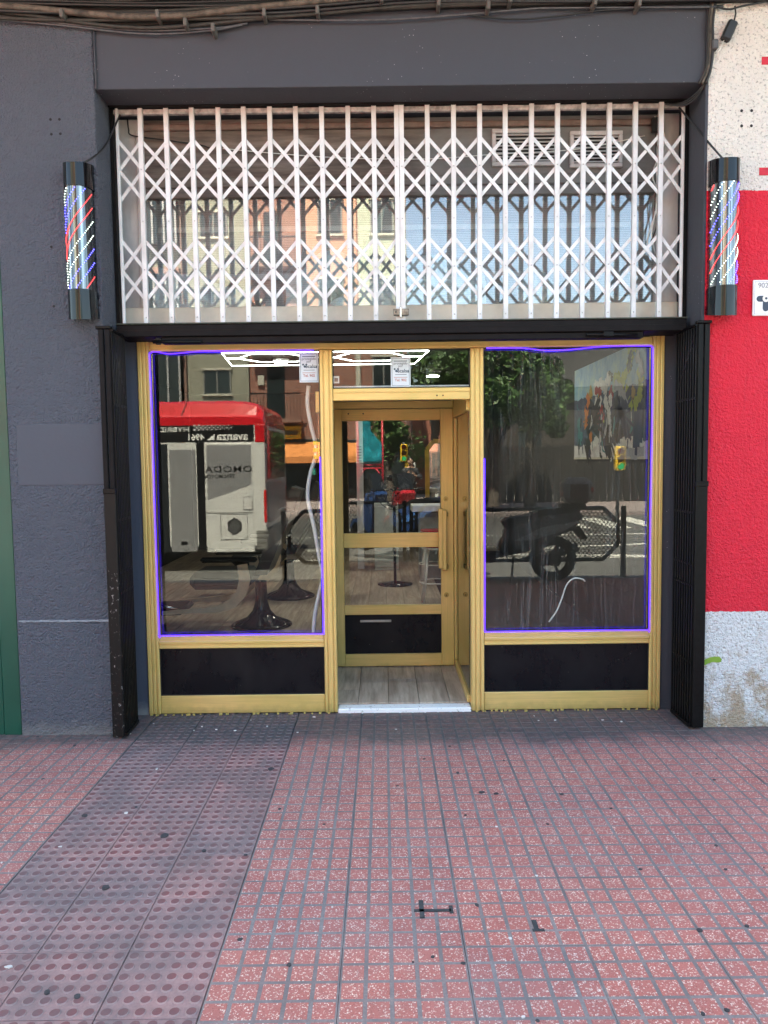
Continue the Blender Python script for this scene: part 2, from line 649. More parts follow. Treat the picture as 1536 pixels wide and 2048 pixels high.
def black_board():
    g = N('dusty black composite panel')
    v = g.pos()
    dust = g.ramp(g.noise(g.pos((1, 1, .6)), 5, 6, .7), [(.45, 0), (.85, 1)])
    col = g.mix(g.math('MULTIPLY', dust, .5), (.005, .005, .007), (.020, .020, .022))
    sp = g.math('MULTIPLY', g.ramp(g.voro(v, 30), [(.05, 1), (.10, 0)]), g.ramp(g.noise(v, 7, 3), [(.60, 0), (.66, 1)]))
    col = g.mix(g.math('MULTIPLY', sp, .5), col, (.30, .29, .27))
    g.set(color=col, rough=g.math('ADD', g.math('MULTIPLY', dust, .25), .26), spec=.22)
    return g.m


M_['black_panel'] = black_board()


def neighbour_wall():
    g = N('white and red paint on roughcast')
    v = g.pos()
    sep = g.n('SeparateXYZ'); g.l(v, sep.inputs[0])
    z = sep.outputs['Z']
    wob = g.math('MULTIPLY', g.math('SUBTRACT', g.noise(v, 40, 2), .5), .006)
    zz = g.math('ADD', z, g.math('MULTIPLY', wob, 3.2))
    inred = g.math('MULTIPLY', g.math('GREATER_THAN', zz, .690), g.math('LESS_THAN', zz, 3.085))
    # white: pitted roughcast with darker pits
    pit = g.ramp(g.noise(v, 62, 3, .6), [(.33, 1), (.45, 0)])
    white = g.mix(g.noise(v, 1.2, 4), (.82, .73, .64), (.80, .76, .72))
    lowz = g.ramp(z, [(.25, 0), (.95, 1)])
    white_low = g.mix(g.noise(v, 2.0, 4), (.70, .74, .76), (.80, .80, .77))
    white = g.mix(g.math('LESS_THAN', z, 1.0), white, white_low)
    white = g.mix(g.math('MULTIPLY', pit, .75), white, (.23, .20, .18))
    stain = g.ramp(g.math('SUBTRACT', g.noise(g.pos((1, 1, .8)), 9, 6, .7), g.math('MULTIPLY', z, .42)), [(.34, 0), (.50, 1)])
    white = g.mix(g.math('MULTIPLY', stain, .75), white, (.34, .22, .09))
    red = g.mix(g.noise(v, 18, 4), (.74, .004, .026), (.86, .008, .042))
    worn = g.ramp(g.noise(v, 90, 2), [(.72, 0), (.78, 1)])
    red = g.mix(g.math('MULTIPLY', worn, .35), red, (.80, .18, .20))
    fade = g.ramp(g.noise(g.pos((1, 1, .35)), 2.6, 6, .7), [(.35, 0), (.75, 1)])
    red = g.mix(g.math('MULTIPLY', fade, .30), red, (.55, .012, .035))
    drip = g.ramp(g.noise(g.pos((9, 1, .5)), 2.0, 4, .6), [(.60, 0), (.75, 1)])
    red = g.mix(g.math('MULTIPLY', drip, .30), red, (.42, .020, .035))
    g.set(color=g.mix(inred, white, red), rough=.55)
    h = g.math('ADD', g.noise(v, 58, 3, .55), g.math('MULTIPLY', g.noise(v, 130, 2), .5))
    g.bump(h, .9, .030)
    return g.m


M_['neighbour'] = neighbour_wall()
M_['red_paint'] = plain('red wall lettering paint', (.50, .006, .025), .6, 0, .15, 20)
M_['green_paint'] = plain('green painted metal', (.002, .060, .038), .33, 0, .12, 3)
M_['grey_sheet'] = plain('pale grey sheet', (.42, .42, .42), .6)

# ------------------------------------------------------------------ ground, road, pavement
road = MB().box(-60, 60, -17.0, -5.02, -.30, -.125).build('road', plain('asphalt', (.10, .098, .095), .85, 0, .22, 6, .3, 220), kind='structure')
gr = N('far ground')
gr.set(color=gr.mix(gr.noise(gr.pos(), .6, 4), (.16, .15, .14), (.22, .21, .19)), rough=.9)
MB().box(-150, 150, -150, 60, -.60, -.32).build('ground', gr.m, kind='structure')
pave = thing('pavement', (0, 0, 0), None, None, kind='structure')
MB().box(-9, 9, -4.82, .44, -.30, -.016).build('pavement_bed', M_['groove'], pave)
kerb_m = plain('granite kerb', (.24, .24, .245), .7, 0, .2, 60, .2, 150)
x = -9.0
while x < 8.9:
    MB().box(x + .004, x + .996, -5.0, -4.824, -.30, .002, .012).build('kerb_stone', kerb_m, pave)
    x += 1.0
MB().box(-60, 60, -24.5, -17.01, -.30, -.01).build('far_pavement', plain('far pavement slabs', (.27, .22, .21), .8, 0, .15, 3), kind='structure')
mark_m = plain('white road paint', (.62, .61, .56), .7, 0, .2, 25)
for (x0, y0, x1, y1, w) in ((-9, -7.75, 14, -7.75, .12), (1.2, -8.4, 4.6, -7.9, .16), (-1.5, -9.2, 3.2, -8.6, .16), (2.5, -9.0, 6.0, -9.9, .16), (-14, -11.6, 16, -11.6, .14)):
    MB().bar((x0, y0, -.119), (x1, y1, -.119), w, .006, (0, 0, 1)).build('road_marking', mark_m, road)
for k in range(9):
    MB().box(3.6 + k * .95, 4.1 + k * .95, -16.2, -13.0, -.1235, -.117).build('road_marking', mark_m, road)


def slab_mesh(size, n, groove, top_inset):
    m = MB()
    h = size / 2 - .0009
    m.box(-h, h, -h, h, -.040, -.0014, .0, 0)
    c = size / n
    for i in range(n):
        for j in range(n):
            x0, x1 = -size / 2 + i * c + groove / 2, -size / 2 + (i + 1) * c - groove / 2
            y0, y1 = -size / 2 + j * c + groove / 2, -size / 2 + (j + 1) * c - groove / 2
            t = top_inset
            v = [(x0, y0, -.0018), (x1, y0, -.0018), (x1, y1, -.0018), (x0, y1, -.0018),
                 (x0 + t, y0 + t, 0), (x1 - t, y0 + t, 0), (x1 - t, y1 - t, 0), (x0 + t, y1 - t, 0)]
            m.add(v, [(4, 5, 6, 7), (0, 1, 5, 4), (1, 2, 6, 5), (2, 3, 7, 6), (3, 0, 4, 7)], 1)
    return m.mesh('paving_tile', [M_['groove'], M_['terrazzo']])


def stud_mesh(size=.30, n=6):
    m = MB()
    h = size / 2 - .0014
    m.box(-h, h, -h, h, -.040, -.0035, .0015, 0)
    c = size / n
    k = 14
    for i in range(n):
        for j in range(n):
            cx, cy = -size / 2 + (i + .5) * c, -size / 2 + (j + .5) * c
            b = len(m.v)
            vs = []
            for r, z in ((.0185, -.0036), (.0168, -.0006), (.0150, 0.0)):
                vs += [(cx + r * math.cos(2 * math.pi * q / k), cy + r * math.sin(2 * math.pi * q / k), z) for q in range(k)]
            m.add(vs, [(q, (q + 1) % k, k + (q + 1) % k, k + q) for q in range(k)], 2, True)
            b0 = len(m.v) - len(vs)
            for q in range(k):
                m.f.append((b0 + k + q, b0 + k + (q + 1) % k, b0 + 2 * k + (q + 1) % k, b0 + 2 * k + q)); m.m.append(2); m.smooth.append(True)
            m.f.append(tuple(b0 + 2 * k + q for q in range(k))); m.m.append(1); m.smooth.append(False)
    return m.mesh('tactile_paving_tile', [M_['tact_base'], M_['tact_dot'], M_['tact_rim']])


SLAB = slab_mesh(.40, 5, .0125, .0012)
STUD = stud_mesh()
X0, XL = .247, -1.455
ys = [.23 - .4 * k for k in range(13)]          # slab centres away from the shop
for yc in ys:
    xs = [X0 + .4 * k + .2 for k in range(-2, 8)] + [XL - .4 * k - .2 for k in range(0, 5)]
    for xc in xs:
        o = link('paving_tile', SLAB, pave, (xc, yc, random.uniform(-.0012, .0006)))
        o.rotation_euler = (random.uniform(-.0022, .0022), random.uniform(-.0022, .0022), random.choice((0, 1, 2, 3)) * math.pi / 2 + random.uniform(-.0015, .0015))
for k in range(17):
    for j in range(3):
        o = link('tactile_paving_tile', STUD, pave, (-1.455 + .15 + .30 * j, .28 - .30 * k, -.0005 + random.uniform(-.0010, .0006)))
        o.rotation_euler = (random.uniform(-.002, .002), random.uniform(-.002, .002), random.uniform(-.0015, .0015))

gum_m = plain('trodden black gum', (.045, .045, .047), .75, 0, .3, 60)


def blob(cx, cy, r, z=.0006, n=11, stretch=1.0, ang=0.0, wob=.35):
    pts = []
    for q in range(n):
        a = 2 * math.pi * q / n
        rr = r * (1 + random.uniform(-wob, wob))
        px, py = rr * math.cos(a) * stretch, rr * math.sin(a)
        pts.append((cx + px * math.cos(ang) - py * math.sin(ang), cy + px * math.sin(ang) + py * math.cos(ang)))
    return MB().prism(pts, 'z', z - .004, z + .0010)


# chewing-gum spots, where the photograph shows them (metres from the shop wall)
for (gx, gy, gr_) in ((-.605, -.525, .030), (-.96, -1.21, .034), (.36, -.60, .014), (.455, -.83, .024), (.52, -.845, .018), (.83, -.86, .018), (1.02, -1.01, .012), (.35, -1.06, .011),
                      (-1.07, -1.60, .026), (-1.04, -2.16, .016), (-.94, -2.18, .018), (-.50, -1.92, .016), (-.32, -2.05, .014), (-.53, -2.32, .018), (-1.38, -1.02, .022), (-.28, -1.13, .012),
                      (.05, -.75, .014), (1.35, -1.35, .014), (.98, -1.52, .015), (1.05, -1.9, .018), (1.22, -1.88, .014), (.14, -2.02, .011), (.70, -1.15, .010), (-.76, -1.34, .014), (-.58, -1.38, .014),
                      (1.62, -.72, .013), (1.75, -1.1, .012), (.62, -.45, .011), (.20, -.42, .012), (-1.75, -.62, .014), (-1.9, -1.0, .012), (.9, -2.28, .012), (.42, -2.3, .011)):
    blob(gx, gy, gr_ * .55, stretch=random.uniform(.85, 1.3), ang=random.uniform(0, 3), wob=.16).build('gum_spot', gum_m, pave)
for k in range(26):
    blob(random.uniform(-2.2, 2.2), random.uniform(-2.4, 0), random.uniform(.003, .0085), stretch=random.uniform(.8, 1.4), ang=random.uniform(0, 3), wob=.2, n=8).build('gum_spot', gum_m, pave)
tape_m = plain('black marking tape', (.040, .046, .048), .75, 0, .5, 40)
for a, b, w in (((.117, -1.71), (.117, -1.815), .017), ((.090, -1.772), (.222, -1.772), .015), ((.222, -1.745), (.222, -1.79), .014), ((.502, -1.835), (.502, -1.885), .017), ((.487, -1.89), (.528, -1.89), .013)):
    MB().bar((*a, .0011), (*b, .0011), w, .002, (0, 0, 1)).build('tape_mark', tape_m, pave)
lit_m = plain('pale litter scraps', (.62, .60, .56), .6)
for k in range(34):
    gx, gy = random.uniform(-2.2, 2.2), random.choice((random.uniform(-.12, .26), random.uniform(-2.3, .2)))
    if gy > .28 and -.35 < gx < .6: continue
    blob(gx, gy, random.uniform(.003, .008), .0012, 6, random.uniform(.6, 1.8), random.uniform(0, 3), .4).build('litter_scrap', lit_m, pave)

# ------------------------------------------------------------------ the shop's building
OL, OR, OT = -1.585, 1.818, 3.675       # opening left, right, top
shop = thing('shop_building', (0, .25, 0), 'dark grey painted building around the barber shop front', 'building')
MB().box(-2.155, OL, 0, .60, -.05, 4.30, .006).build('pier', M_['rough_wall'], shop)
MB().box(-2.105, -1.612, -.0025, .1, 1.475, 1.825, .002).build('render_patch', M_['patch_wall'], shop)
ridge = MB()
for k in range(26):
    xa = -2.140 + k * (.53 / 26)
    ridge.box(xa, xa + .0204, -.004 - random.uniform(0, .002), .05, .676 + random.uniform(-.002, .002), .687 + random.uniform(-.002, .003))
ridge.build('render_ridge', plain('pale render ridge', (.20, .23, .26), .8, 0, .25, 60), shop)
MB().box(OL + .002, OR, .003, .60, OT, 4.30, .003).build('lintel', M_['dark_wall'], shop)
MB().box(OR + .0005, 1.835, -.001, .60, -.05, 4.30, .002).build('jamb', M_['dark_wall'], shop)
# thin surface cable down the joint between pier and lintel
MB().tube([(-1.572, -.004, 4.05), (-1.574, -.004, 3.80), (-1.571, -.004, 3.67)], .006, 6).build('joint_cable', M_['dark_wall'], shop)
MB().box(OL + .001, -1.507, .335, .60, -.05, 2.40).build('jamb_strip', M_['jamb_wall'], shop)
MB().box(1.737, OR - .001, .335, .60, -.05, 2.40).build('jamb_strip', M_['dark_wall'], shop)
MB().box(-9, 9, .06, 9.5, 4.31, 10.6).build('upper_storeys', plain('upper storeys render', (.36, .32, .28), .8, 0, .1, 2), shop)
MB().box(-9, 9, -.85, .05, 4.46, 4.60, .01).build('assumed_balcony', plain('assumed slab concrete', (.30, .28, .26), .8, 0, .2, 4), shop)  # assumed, out of view; added to darken the lintel and cables
hole_m = plain('dark screw hole', (.015, .014, .014), .8)
for (hx, hz) in ((-1.835, 3.515), (-1.785, 3.515), (-1.833, 3.435), (-1.783, 3.437), (-1.86, 2.82), (-1.86, 2.49)):
    MB().lathe([(.0075, -.0012), (.0055, .004)], (hx, 0, hz), 9, 'y').build('screw_hole', hole_m, shop)

nb = thing('neighbouring_building', (5.4, .25, 0), 'white and red roughcast wall of the building right of the shop', 'building')
MB().box(1.8355, 9, .0005, .60, -.05, 4.30).build('wall', M_['neighbour'], nb)
for (hx, hz) in ((2.022, 3.518), (2.078, 3.518), (2.024, 3.436), (2.078, 3.436)):
    MB().lathe([(.0085, -.0012), (.006, .004)], (hx, .0005, hz), 9, 'y').build('screw_hole', hole_m, nb)
for (zc, xa) in ((3.785, 2.128), (3.187, 2.128)):
    MB().box(xa, 2.42, -.0025, .02, zc - .021, zc + .021).build('painted_stroke', M_['red_paint'], nb)
sp = N('green spray paint')
sp.set(color=(.19, .34, .035), rough=.6)
pts = [(1.846, .395), (1.87, .405), (1.90, .418), (1.93, .424), (1.958, .422), (1.972, .408), (1.968, .392), (1.948, .388), (1.92, .392), (1.89, .382), (1.862, .368), (1.846, .362)]
MB().prism(pts, 'y', -.0022, .01).build('spray_paint_stroke', sp.m, nb)

gn = thing('green_shop', (-5.5, .1, 0), 'green painted metal shop front at the left edge', 'building')
for k in range(9):
    xa = -2.158 - k * .105
    MB().box(xa - .104, xa, .012 + (.006 if k % 2 else 0), .10, -.03, 4.30, .004).build('panel', M_['green_paint'], gn)
MB().box(-9, -3.11, .02, .60, -.05, 4.30).build('wall', M_['grey_sheet'], gn)

# ------------------------------------------------------------------ cables under the assumed balcony
cab = []


def cable(pts, r, mat, label, n=7, name='cable', group='cables strung along the top of the facade'):
    lift = .022 if min(p[2] for p in pts) > 3.9 else 0.0
    return MB().tube(smooth_path([(p[0], p[1], p[2] + lift) for p in pts], 5), r * (.85 if lift else 1), n).build(name, mat, None, label=label, cat='cable', group=group)


cable([(-2.6, -.05, 4.115), (-1.9, -.05, 4.06), (-1.25, -.05, 4.005), (-.55, -.05, 4.060), (.1, -.05, 4.105), (.9, -.05, 4.115), (2.6, -.05, 4.13)], .020, M_['conduit'], 'thick dirty beige conduit, the widest line along the top')
cable([(-2.6, -.03, 4.12), (-2.0, -.03, 4.045), (-1.3, -.03, 3.960), (-.6, -.03, 4.005), (0, -.03, 4.045), (.8, -.03, 4.065), (2.6, -.03, 4.08)], .012, M_['cable_brown'], 'dusty brown cable just under the beige conduit')
cable([(-2.1, -.02, 4.02), (-1.75, -.02, 3.985), (-1.3, -.02, 3.935), (-.95, -.02, 3.945), (-.75, -.02, 3.975)], .006, M_['cable_grey'], 'thin grey cable, lowest sagging loop above the pier')
cable([(-2.1, -.02, 4.04), (-1.7, -.02, 3.99), (-1.3, -.02, 3.952), (-.9, -.02, 3.960), (-.72, -.02, 3.985)], .006, M_['cable_grey'], 'thin grey cable, second of the sagging loops above the pier')
cable([(-.6, -.02, 4.000), (0, -.02, 3.993), (.45, -.02, 4.015), (.8, -.02, 4.04), (1.0, -.02, 4.045), (1.9, -.02, 4.04)], .006, M_['cable_grey'], 'thin grey cable sagging over the middle of the lintel')
cable([(.45, -.018, 4.02), (.75, -.018, 3.990), (1.0, -.018, 4.005), (1.3, -.018, 4.035), (1.9, -.018, 4.05)], .005, M_['cable'], 'thin black cable sagging over the right half of the lintel')
MB().prism([(-2.6, 4.065), (-1.9, 4.04), (-1.3, 4.005), (-.6, 4.045), (.2, 4.075), (1.2, 4.08), (2.6, 4.10), (2.6, 4.30), (-2.6, 4.30)], 'y', -.014, -.004).build('cable_backdrop', plain('dark backdrop', (.012, .010, .009), .8), None, label='dark strip added behind the cable bundle', cat='backdrop')  # dark strip added so the background of the cables turns dark
for k in range(12):
    z0 = 4.04 + .014 * k
    sag = .06 - .003 * k
    y = -.035 - .006 * (k % 3)
    m = M_['cable'] if k % 3 else M_['cable_brown']
    wig = [random.uniform(-.016, .016) for _ in range(7)]
    cable([(-2.6, y, z0 + .02 + wig[0]), (-1.9, y, z0 - sag * .4 + wig[1]), (-1.25, y, z0 - sag + wig[2] * .5 + .02), (-.5, y, z0 - sag * .25 + wig[3]), (.25, y, z0 + .02 + wig[4]), (1.1, y, z0 + .015 + wig[5]), (2.6, y, z0 + .025 + wig[6])],
          random.choice((.007, .009, .011)), m, 'dark cable in the tangled bundle along the top of the facade')
clip_m = plain('cable clip', (.10, .09, .08), .6)
for cx, cz in ((-1.72, 4.04), (-1.2, 4.03), (-1.05, 3.985), (-.62, 4.03), (-.33, 4.04), (.02, 4.10), (.33, 4.075), (.72, 4.09), (-.9, 3.955), (.60, 4.055), (1.18, 4.07), (1.42, 4.06)):
    MB().box(cx - .010, cx + .010, -.085, .002, cz - .022, cz + .022, .004).build('cable_clip', clip_m, None, label='small clip pinning the cable bundle to the facade', cat='clip', group='cable clips along the top of the facade')
# wires down the corner between the dark lintel and the white wall
for k, (dx, m) in enumerate(((0, M_['cable']), (.014, M_['conduit']), (.026, M_['cable_brown']))):
    cable([(1.86 - dx, -.016, 4.10), (1.845 - dx, -.016 - .004 * k, 3.98), (1.848 - dx, -.018, 3.86), (1.838 - dx, -.018, 3.74), (1.815 - dx * 1.5, -.012, 3.66)], .008 - .001 * k, m,
          ('black wire', 'beige wire', 'brown wire')[k] + ' running down the corner of lintel and white wall', group='wires down the right corner')
MB().box(1.838, 1.872, -.040, .002, 3.835, 3.885, .006).build('junction_box', M_['cable_grey'], None, label='small grey junction box on the corner wires', cat='junction box')
jb = thing('junction_box', (1.93, -.03, 3.93), 'black cable connector box hanging on the white wall', 'junction box')
mm = MB().box(-.026, .026, -.02, .02, -.055, .055, .008)
ob = mm.mesh('box', M_['cable'])
o = link('box', ob, jb); o.rotation_euler = (0, rad(24), 0)
MB().tube([(1.955, -.03, 3.975), (1.965, -.03, 4.02), (1.96, -.03, 4.06)], .005, 6).build('lead', M_['cable'], jb)
MB().tube([(1.905, -.03, 3.885), (1.88, -.02, 3.83), (1.86, -.015, 3.80)], .003, 6).build('lead', M_['cable_white'], jb)
cable([(1.86, -.03, 4.035), (1.93, -.03, 4.022), (2.01, -.03, 4.04), (2.25, -.03, 4.08)], .006, M_['cable'], 'black cable slung above the white wall', group='wires down the right corner')
for k in range(3):
    cable([(1.832 - .004 * k, -.012, 3.70 - .012 * k), (1.79, .03 + .01 * k, 3.64 - .012 * k), (1.74, .10, 3.615 - .01 * k), (1.70 - .02 * k, .17, 3.635)], .005, M_['cable'], ('black wire looping under the right end of the lintel, uppermost of three', 'black wire looping under the right end of the lintel, middle of three', 'black wire looping under the right end of the lintel, lowest of three')[k], group='wires down the right corner')
cable([(-1.66, -.06, 3.245), (-1.60, -.02, 3.30), (-1.565, .10, 3.42), (-1.51, .19, 3.62)], .0055, M_['cable'], 'black lead of the left barber light', group='barber light leads')
cable([(1.905, -.05, 3.235), (1.85, -.02, 3.32), (1.80, .06, 3.45), (1.735, .16, 3.61)], .0055, M_['cable'], 'black lead of the right barber light', group='barber light leads')

# ------------------------------------------------------------------ barber lights
def barber_light(cx, z0, z1, label, phase):
    t = thing('barber_light', (cx, 0, z0), label, 'barber pole', 'lit barber poles beside the shop front')
    W, D = .152, .125
    cz = .145

    def outline(s=1.0, dy=0):
        p = [(cx - W / 2 * s, -.003)]
        for k in range(17):
            a = math.pi - math.pi * k / 16
            p.append((cx + W / 2 * s * math.cos(a), -.028 - (D - .028) * s * math.sin(a) ** .8))
        p.append((cx + W / 2 * s, -.003))
        return p
    # slanted caps: the ends are cut on a slope
    for a, b, nm in ((z1 - cz, z1, 'top_cap'), (z0, z0 + cz, 'bottom_cap')):
        m = MB().prism(outline(), 'z', a, b, 0, True)
        vs = []
        for p in m.v:
            z = p[2]
            if nm == 'top_cap' and abs(z - b) < 1e-6: z += -.012 + .18 * (p[1] + .06)
            if nm == 'bottom_cap' and abs(z - a) < 1e-6: z += -.010 + .20 * (p[1] + .06)
            vs.append((p[0], p[1], z))
        m.v = vs
        m.build(nm, M_['black_gloss'], t)
    MB().prism(outline(.93), 'z', z0 + cz - .01, z1 - cz + .01, 0, True).build('mirror_core', MIRR, t)
    za, zb = z0 + cz + .006, z1 - cz - .006
    H = zb - za

    def on(a, z, s=.965):          # a in 0..1 across the curved front
        th = math.pi - math.pi * a
        return Vector((cx + W / 2 * s * math.cos(th), -.028 - (D - .028) * s * math.sin(th) ** .8, z))
    rise = .30
    strands = [('blue', 0.0), ('blue', .075), ('red', .15), ('red', .225), ('white', .30), ('white', .375)]
    period = .45
    for s_name, off in strands:
        for rep in (-2, -1, 0, 1, 2):
            pts = []
            for k in range(25):
                a = k / 24
                z = zb - (off + phase + rep * period) * 1.0 - rise * (1 - a) + rise * .5
                if za <= z <= zb: pts.append(on(.03 + .94 * a, z))
            if len(pts) < 3: continue
            m = MB()
            if s_name == 'red':
                m.tube(pts, .0017, 6)
                m.build('red_led_strand', M_['led_dot_red'], t)
            else:
                for p in pts:
                    m.ball(p, .0027 if s_name == 'white' else .0028, 0, 6, 4)
                m.build(s_name + '_led_strand', M_['led_dot_white'] if s_name == 'white' else M_['led_dot_blue'], t)
    return t


def mirror_core():
    g = N('mirrored barber light core')
    sep = g.n('SeparateXYZ'); g.l(g.pos((60, 1, 1)), sep.inputs[0])
    st = g.noise(g.pos((55, 1, .3)), 1.0, 2)
    g.set(color=g.ramp(st, [(.35, (.03, .03, .035)), (.50, (.20, .21, .21)), (.60, (.45, .46, .46)), (.66, (.05, .05, .06))]), metal=.85, rough=.16)
    return g.m


MIRR = mirror_core()
barber_light(-1.678, 2.415, 3.262, 'lit barber light on the dark wall left of the shop front', .02)
barber_light(1.915, 2.395, 3.245, 'lit barber light on the red and white wall right of the shop front', .10)

# ------------------------------------------------------------------ alarm sign on the right wall
sg = thing('alarm_sign', (2.22, -.01, 2.39), 'white alarm sign with dark number at the right edge', 'sign')
MB().box(2.103, 2.335, -.012, -.0005, 2.388, 2.588, .004).build('plate', plain('white sign plastic', (.82, .80, .80), .35, 0, .04, 9), sg)
fr_m = plain('grey sign print', (.33, .31, .31), .5)
nav = plain('navy sign print', (.030, .045, .075), .5)
for x0, x1, z0, z1 in ((2.112, 2.326, 2.5765, 2.5785), (2.112, 2.326, 2.3975, 2.3995), (2.112, 2.114, 2.3995, 2.5765), (2.324, 2.326, 2.3995, 2.5765)):
    MB().box(x0, x1, -.0132, -.0115, z0, z1).build('border_line', fr_m, sg)
lettering('902', .040, (2.159, -.0128, 2.556), fr_m, sg, bold=.0006, name='number')


def pill(x0, x1, z0, z1, y):
    r = min(x1 - x0, z1 - z0) / 2
    pts = []
    if x1 - x0 > z1 - z0:
        for k in range(9): pts.append((x1 - r + r * math.cos(-math.pi / 2 + math.pi * k / 8), (z0 + z1) / 2 + r * math.sin(-math.pi / 2 + math.pi * k / 8)))
        for k in range(9): pts.append((x0 + r + r * math.cos(math.pi / 2 + math.pi * k / 8), (z0 + z1) / 2 + r * math.sin(math.pi / 2 + math.pi * k / 8)))
    else:
        for k in range(9): pts.append(((x0 + x1) / 2 + r * math.cos(math.pi * k / 8), z1 - r + r * math.sin(math.pi * k / 8)))
        for k in range(9): pts.append(((x0 + x1) / 2 + r * math.cos(math.pi + math.pi * k / 8), z0 + r + r * math.sin(math.pi + math.pi * k / 8)))
    return MB().prism(pts, 'y', y - .0008, y + .001)


pill(2.123, 2.250, 2.466, 2.499, -.0130).build('emblem', nav, sg)
pill(2.159, 2.193, 2.412, 2.478, -.0134).build('emblem', nav, sg)
MB().lathe([(.020, -.0155), (.020, -.012)], (2.176, 0, 2.484), 18, 'y').build('emblem', plain('cream sign print', (.80, .76, .68), .5), sg)
MB().lathe([(.007, -.0162), (.007, -.012)], (2.176, 0, 2.484), 12, 'y').build('emblem', nav, sg)

# ------------------------------------------------------------------ the folding grille above the doors
GY = .22
NODE = [3.490, 3.319, 3.146, 2.914, 2.741, 2.566]
xsL = [-1.540] + [-1.404 + k * .1523 for k in range(11)]
xsR = [.1295 + k * .1525 for k in range(11)] + [1.785]
xsL[-1] = .100
bar_mesh = MB().box(-.0135, .0135, -.006, .006, -.6275, .6275, .003).box(-.0135, -.010, -.006, .016, -.6275, .6275).box(.010, .0135, -.006, .016, -.6275, .6275).mesh('bar', M_['white_paint'])
edge_mesh = MB().box(-.008, .008, -.006, .016, -.6275, .6275, .003).mesh('bar', M_['white_paint'])
lat_cache = {}


def lattice(dx, dz):
    k = (round(dx, 3), round(dz, 3))
    if k not in lat_cache:
        lat_cache[k] = MB().bar((-dx / 2, 0, -dz / 2), (dx / 2, 0, dz / 2), .0190, .004).mesh('lattice_bar', M_['white_paint'])
    return lat_cache[k]


rivet_mesh = MB().ball((0, 0, 0), (.004, .003, .004), 0, 8, 4).mesh('rivet', plain('steel rivet', (.45, .44, .43), .4, .8))
for xs, lab in ((xsL, 'left leaf of the white folding grille over the shop front'), (xsR, 'right leaf of the white folding grille over the shop front')):
    t = thing('folding_grille', ((xs[0] + xs[-1]) / 2, GY, 2.415), lab, 'grille', 'white folding grille leaves')
    ox = (xs[0] + xs[-1]) / 2
    for i, xb in enumerate(xs):
        e = (xb < -1.5 or xb > 1.75)
        b = link('bar', edge_mesh if e else bar_mesh, t, (xb - ox, random.uniform(-.002, .002), 3.043 - 2.415 + random.uniform(-.004, .004)))
        b.rotation_euler = (random.uniform(-.002, .002), random.uniform(-.003, .003), 0)
        if not e:
            for zz in (NODE[1], NODE[4], 2.46, 3.02):
                link('rivet', rivet_mesh, t, (xb - ox, -.0085, zz - 2.415))
    for i in range(len(xs) - 1):
        a, b = xs[i], xs[i + 1]
        for (zt, zb) in ((NODE[0], NODE[1]), (NODE[1], NODE[2]), (NODE[3], NODE[4]), (NODE[4], NODE[5])):
            j = random.uniform(-.004, .004)
            link('lattice_bar', lattice(b - a, -(zt - zb)), t, ((a + b) / 2 - ox, -.004 + .011, (zt + zb) / 2 - 2.415 + j))
            link('lattice_bar', lattice(b - a, zt - zb), t, ((a + b) / 2 - ox, .005 + .011, (zt + zb) / 2 - 2.415 + j))
lock_m = plain('tarnished lock metal', (.22, .19, .16), .35, .8, .6, 60)
lk = thing('grille_lock', (.115, GY - .02, 2.46), 'small tarnished lock holding the two grille leaves together', 'lock')
MB().box(.068, .162, GY - .030, GY - .012, 2.452, 2.492, .004).build('lock_body', lock_m, lk)
MB().box(.106, .120, GY - .036, GY - .030, 2.440, 2.500, .003).build('hasp', M_['chrome'], lk)
MB().lathe([(.005, -.004), (.005, .004)], (.085, GY - .031, 2.472), 10, 'y').build('keyhole', hole_m, lk)
rail_m = plain('stained white rail', (.40, .37, .35), .6, 0, .5, 25, .2, 80)
rl = thing('grille_rail', (.1, GY + .03, 3.66), 'stained rail that the white grille hangs from', 'rail')
MB().box(OL + .01, OR - .01, GY + .006, GY + .036, 3.640, 3.668, .004).build('rail', rail_m, rl)
MB().box(OL + .005, OR - .005, GY - .03, GY + .05, 3.669, 3.674).build('rail_plate', M_['brown_steel'], rl)
MB().box(OL + .005, OL + .025, GY - .01, GY + .03, 2.40, 3.668).build('side_channel', M_['black_steel'], rl)
MB().box(OR - .025, OR - .005, GY - .01, GY + .03, 2.40, 3.668).build('side_channel', M_['black_steel'], rl)

# black beam with the folding gate's track
bm_ = thing('track_beam', (.1, .2, 2.29), 'dark steel track beam between grille and shop front', 'beam')
MB().box(OL + .03, OR - .03, .13, .332, 2.335, 2.405, .004).build('beam', M_['brown_steel'], bm_)
MB().box(OL + .03, OR - .03, .128, .150, 2.3705, 2.3735).build('beam_lip', M_['black_steel'], bm_)
MB().box(OL + .03, OR - .03, .122, .16, 2.405, 2.413, .002).build('beam_cap', plain('mossy steel edge', (.045, .055, .04), .6, 0, .4, 40), bm_)
MB().box(-1.30, 1.54, .145, .215, 2.298, 2.334, .003).build('track', M_['brown_steel'], bm_)
MB().tube([(-1.345, .135, 2.306), (-1.06, .135, 2.303)], .011, 8).build('slide_bolt', M_['black_steel'], bm_)
MB().box(-1.33, -1.30, .128, .145, 2.29, 2.33, .003).build('bracket', M_['black_steel'], bm_)
MB().tube([(1.20, .135, 2.318), (1.50, .135, 2.314)], .010, 8).build('slide_bolt', M_['black_steel'], bm_)
MB().box(1.30, 1.36, .122, .146, 2.305, 2.335, .003).build('bracket', M_['black_steel'], bm_)

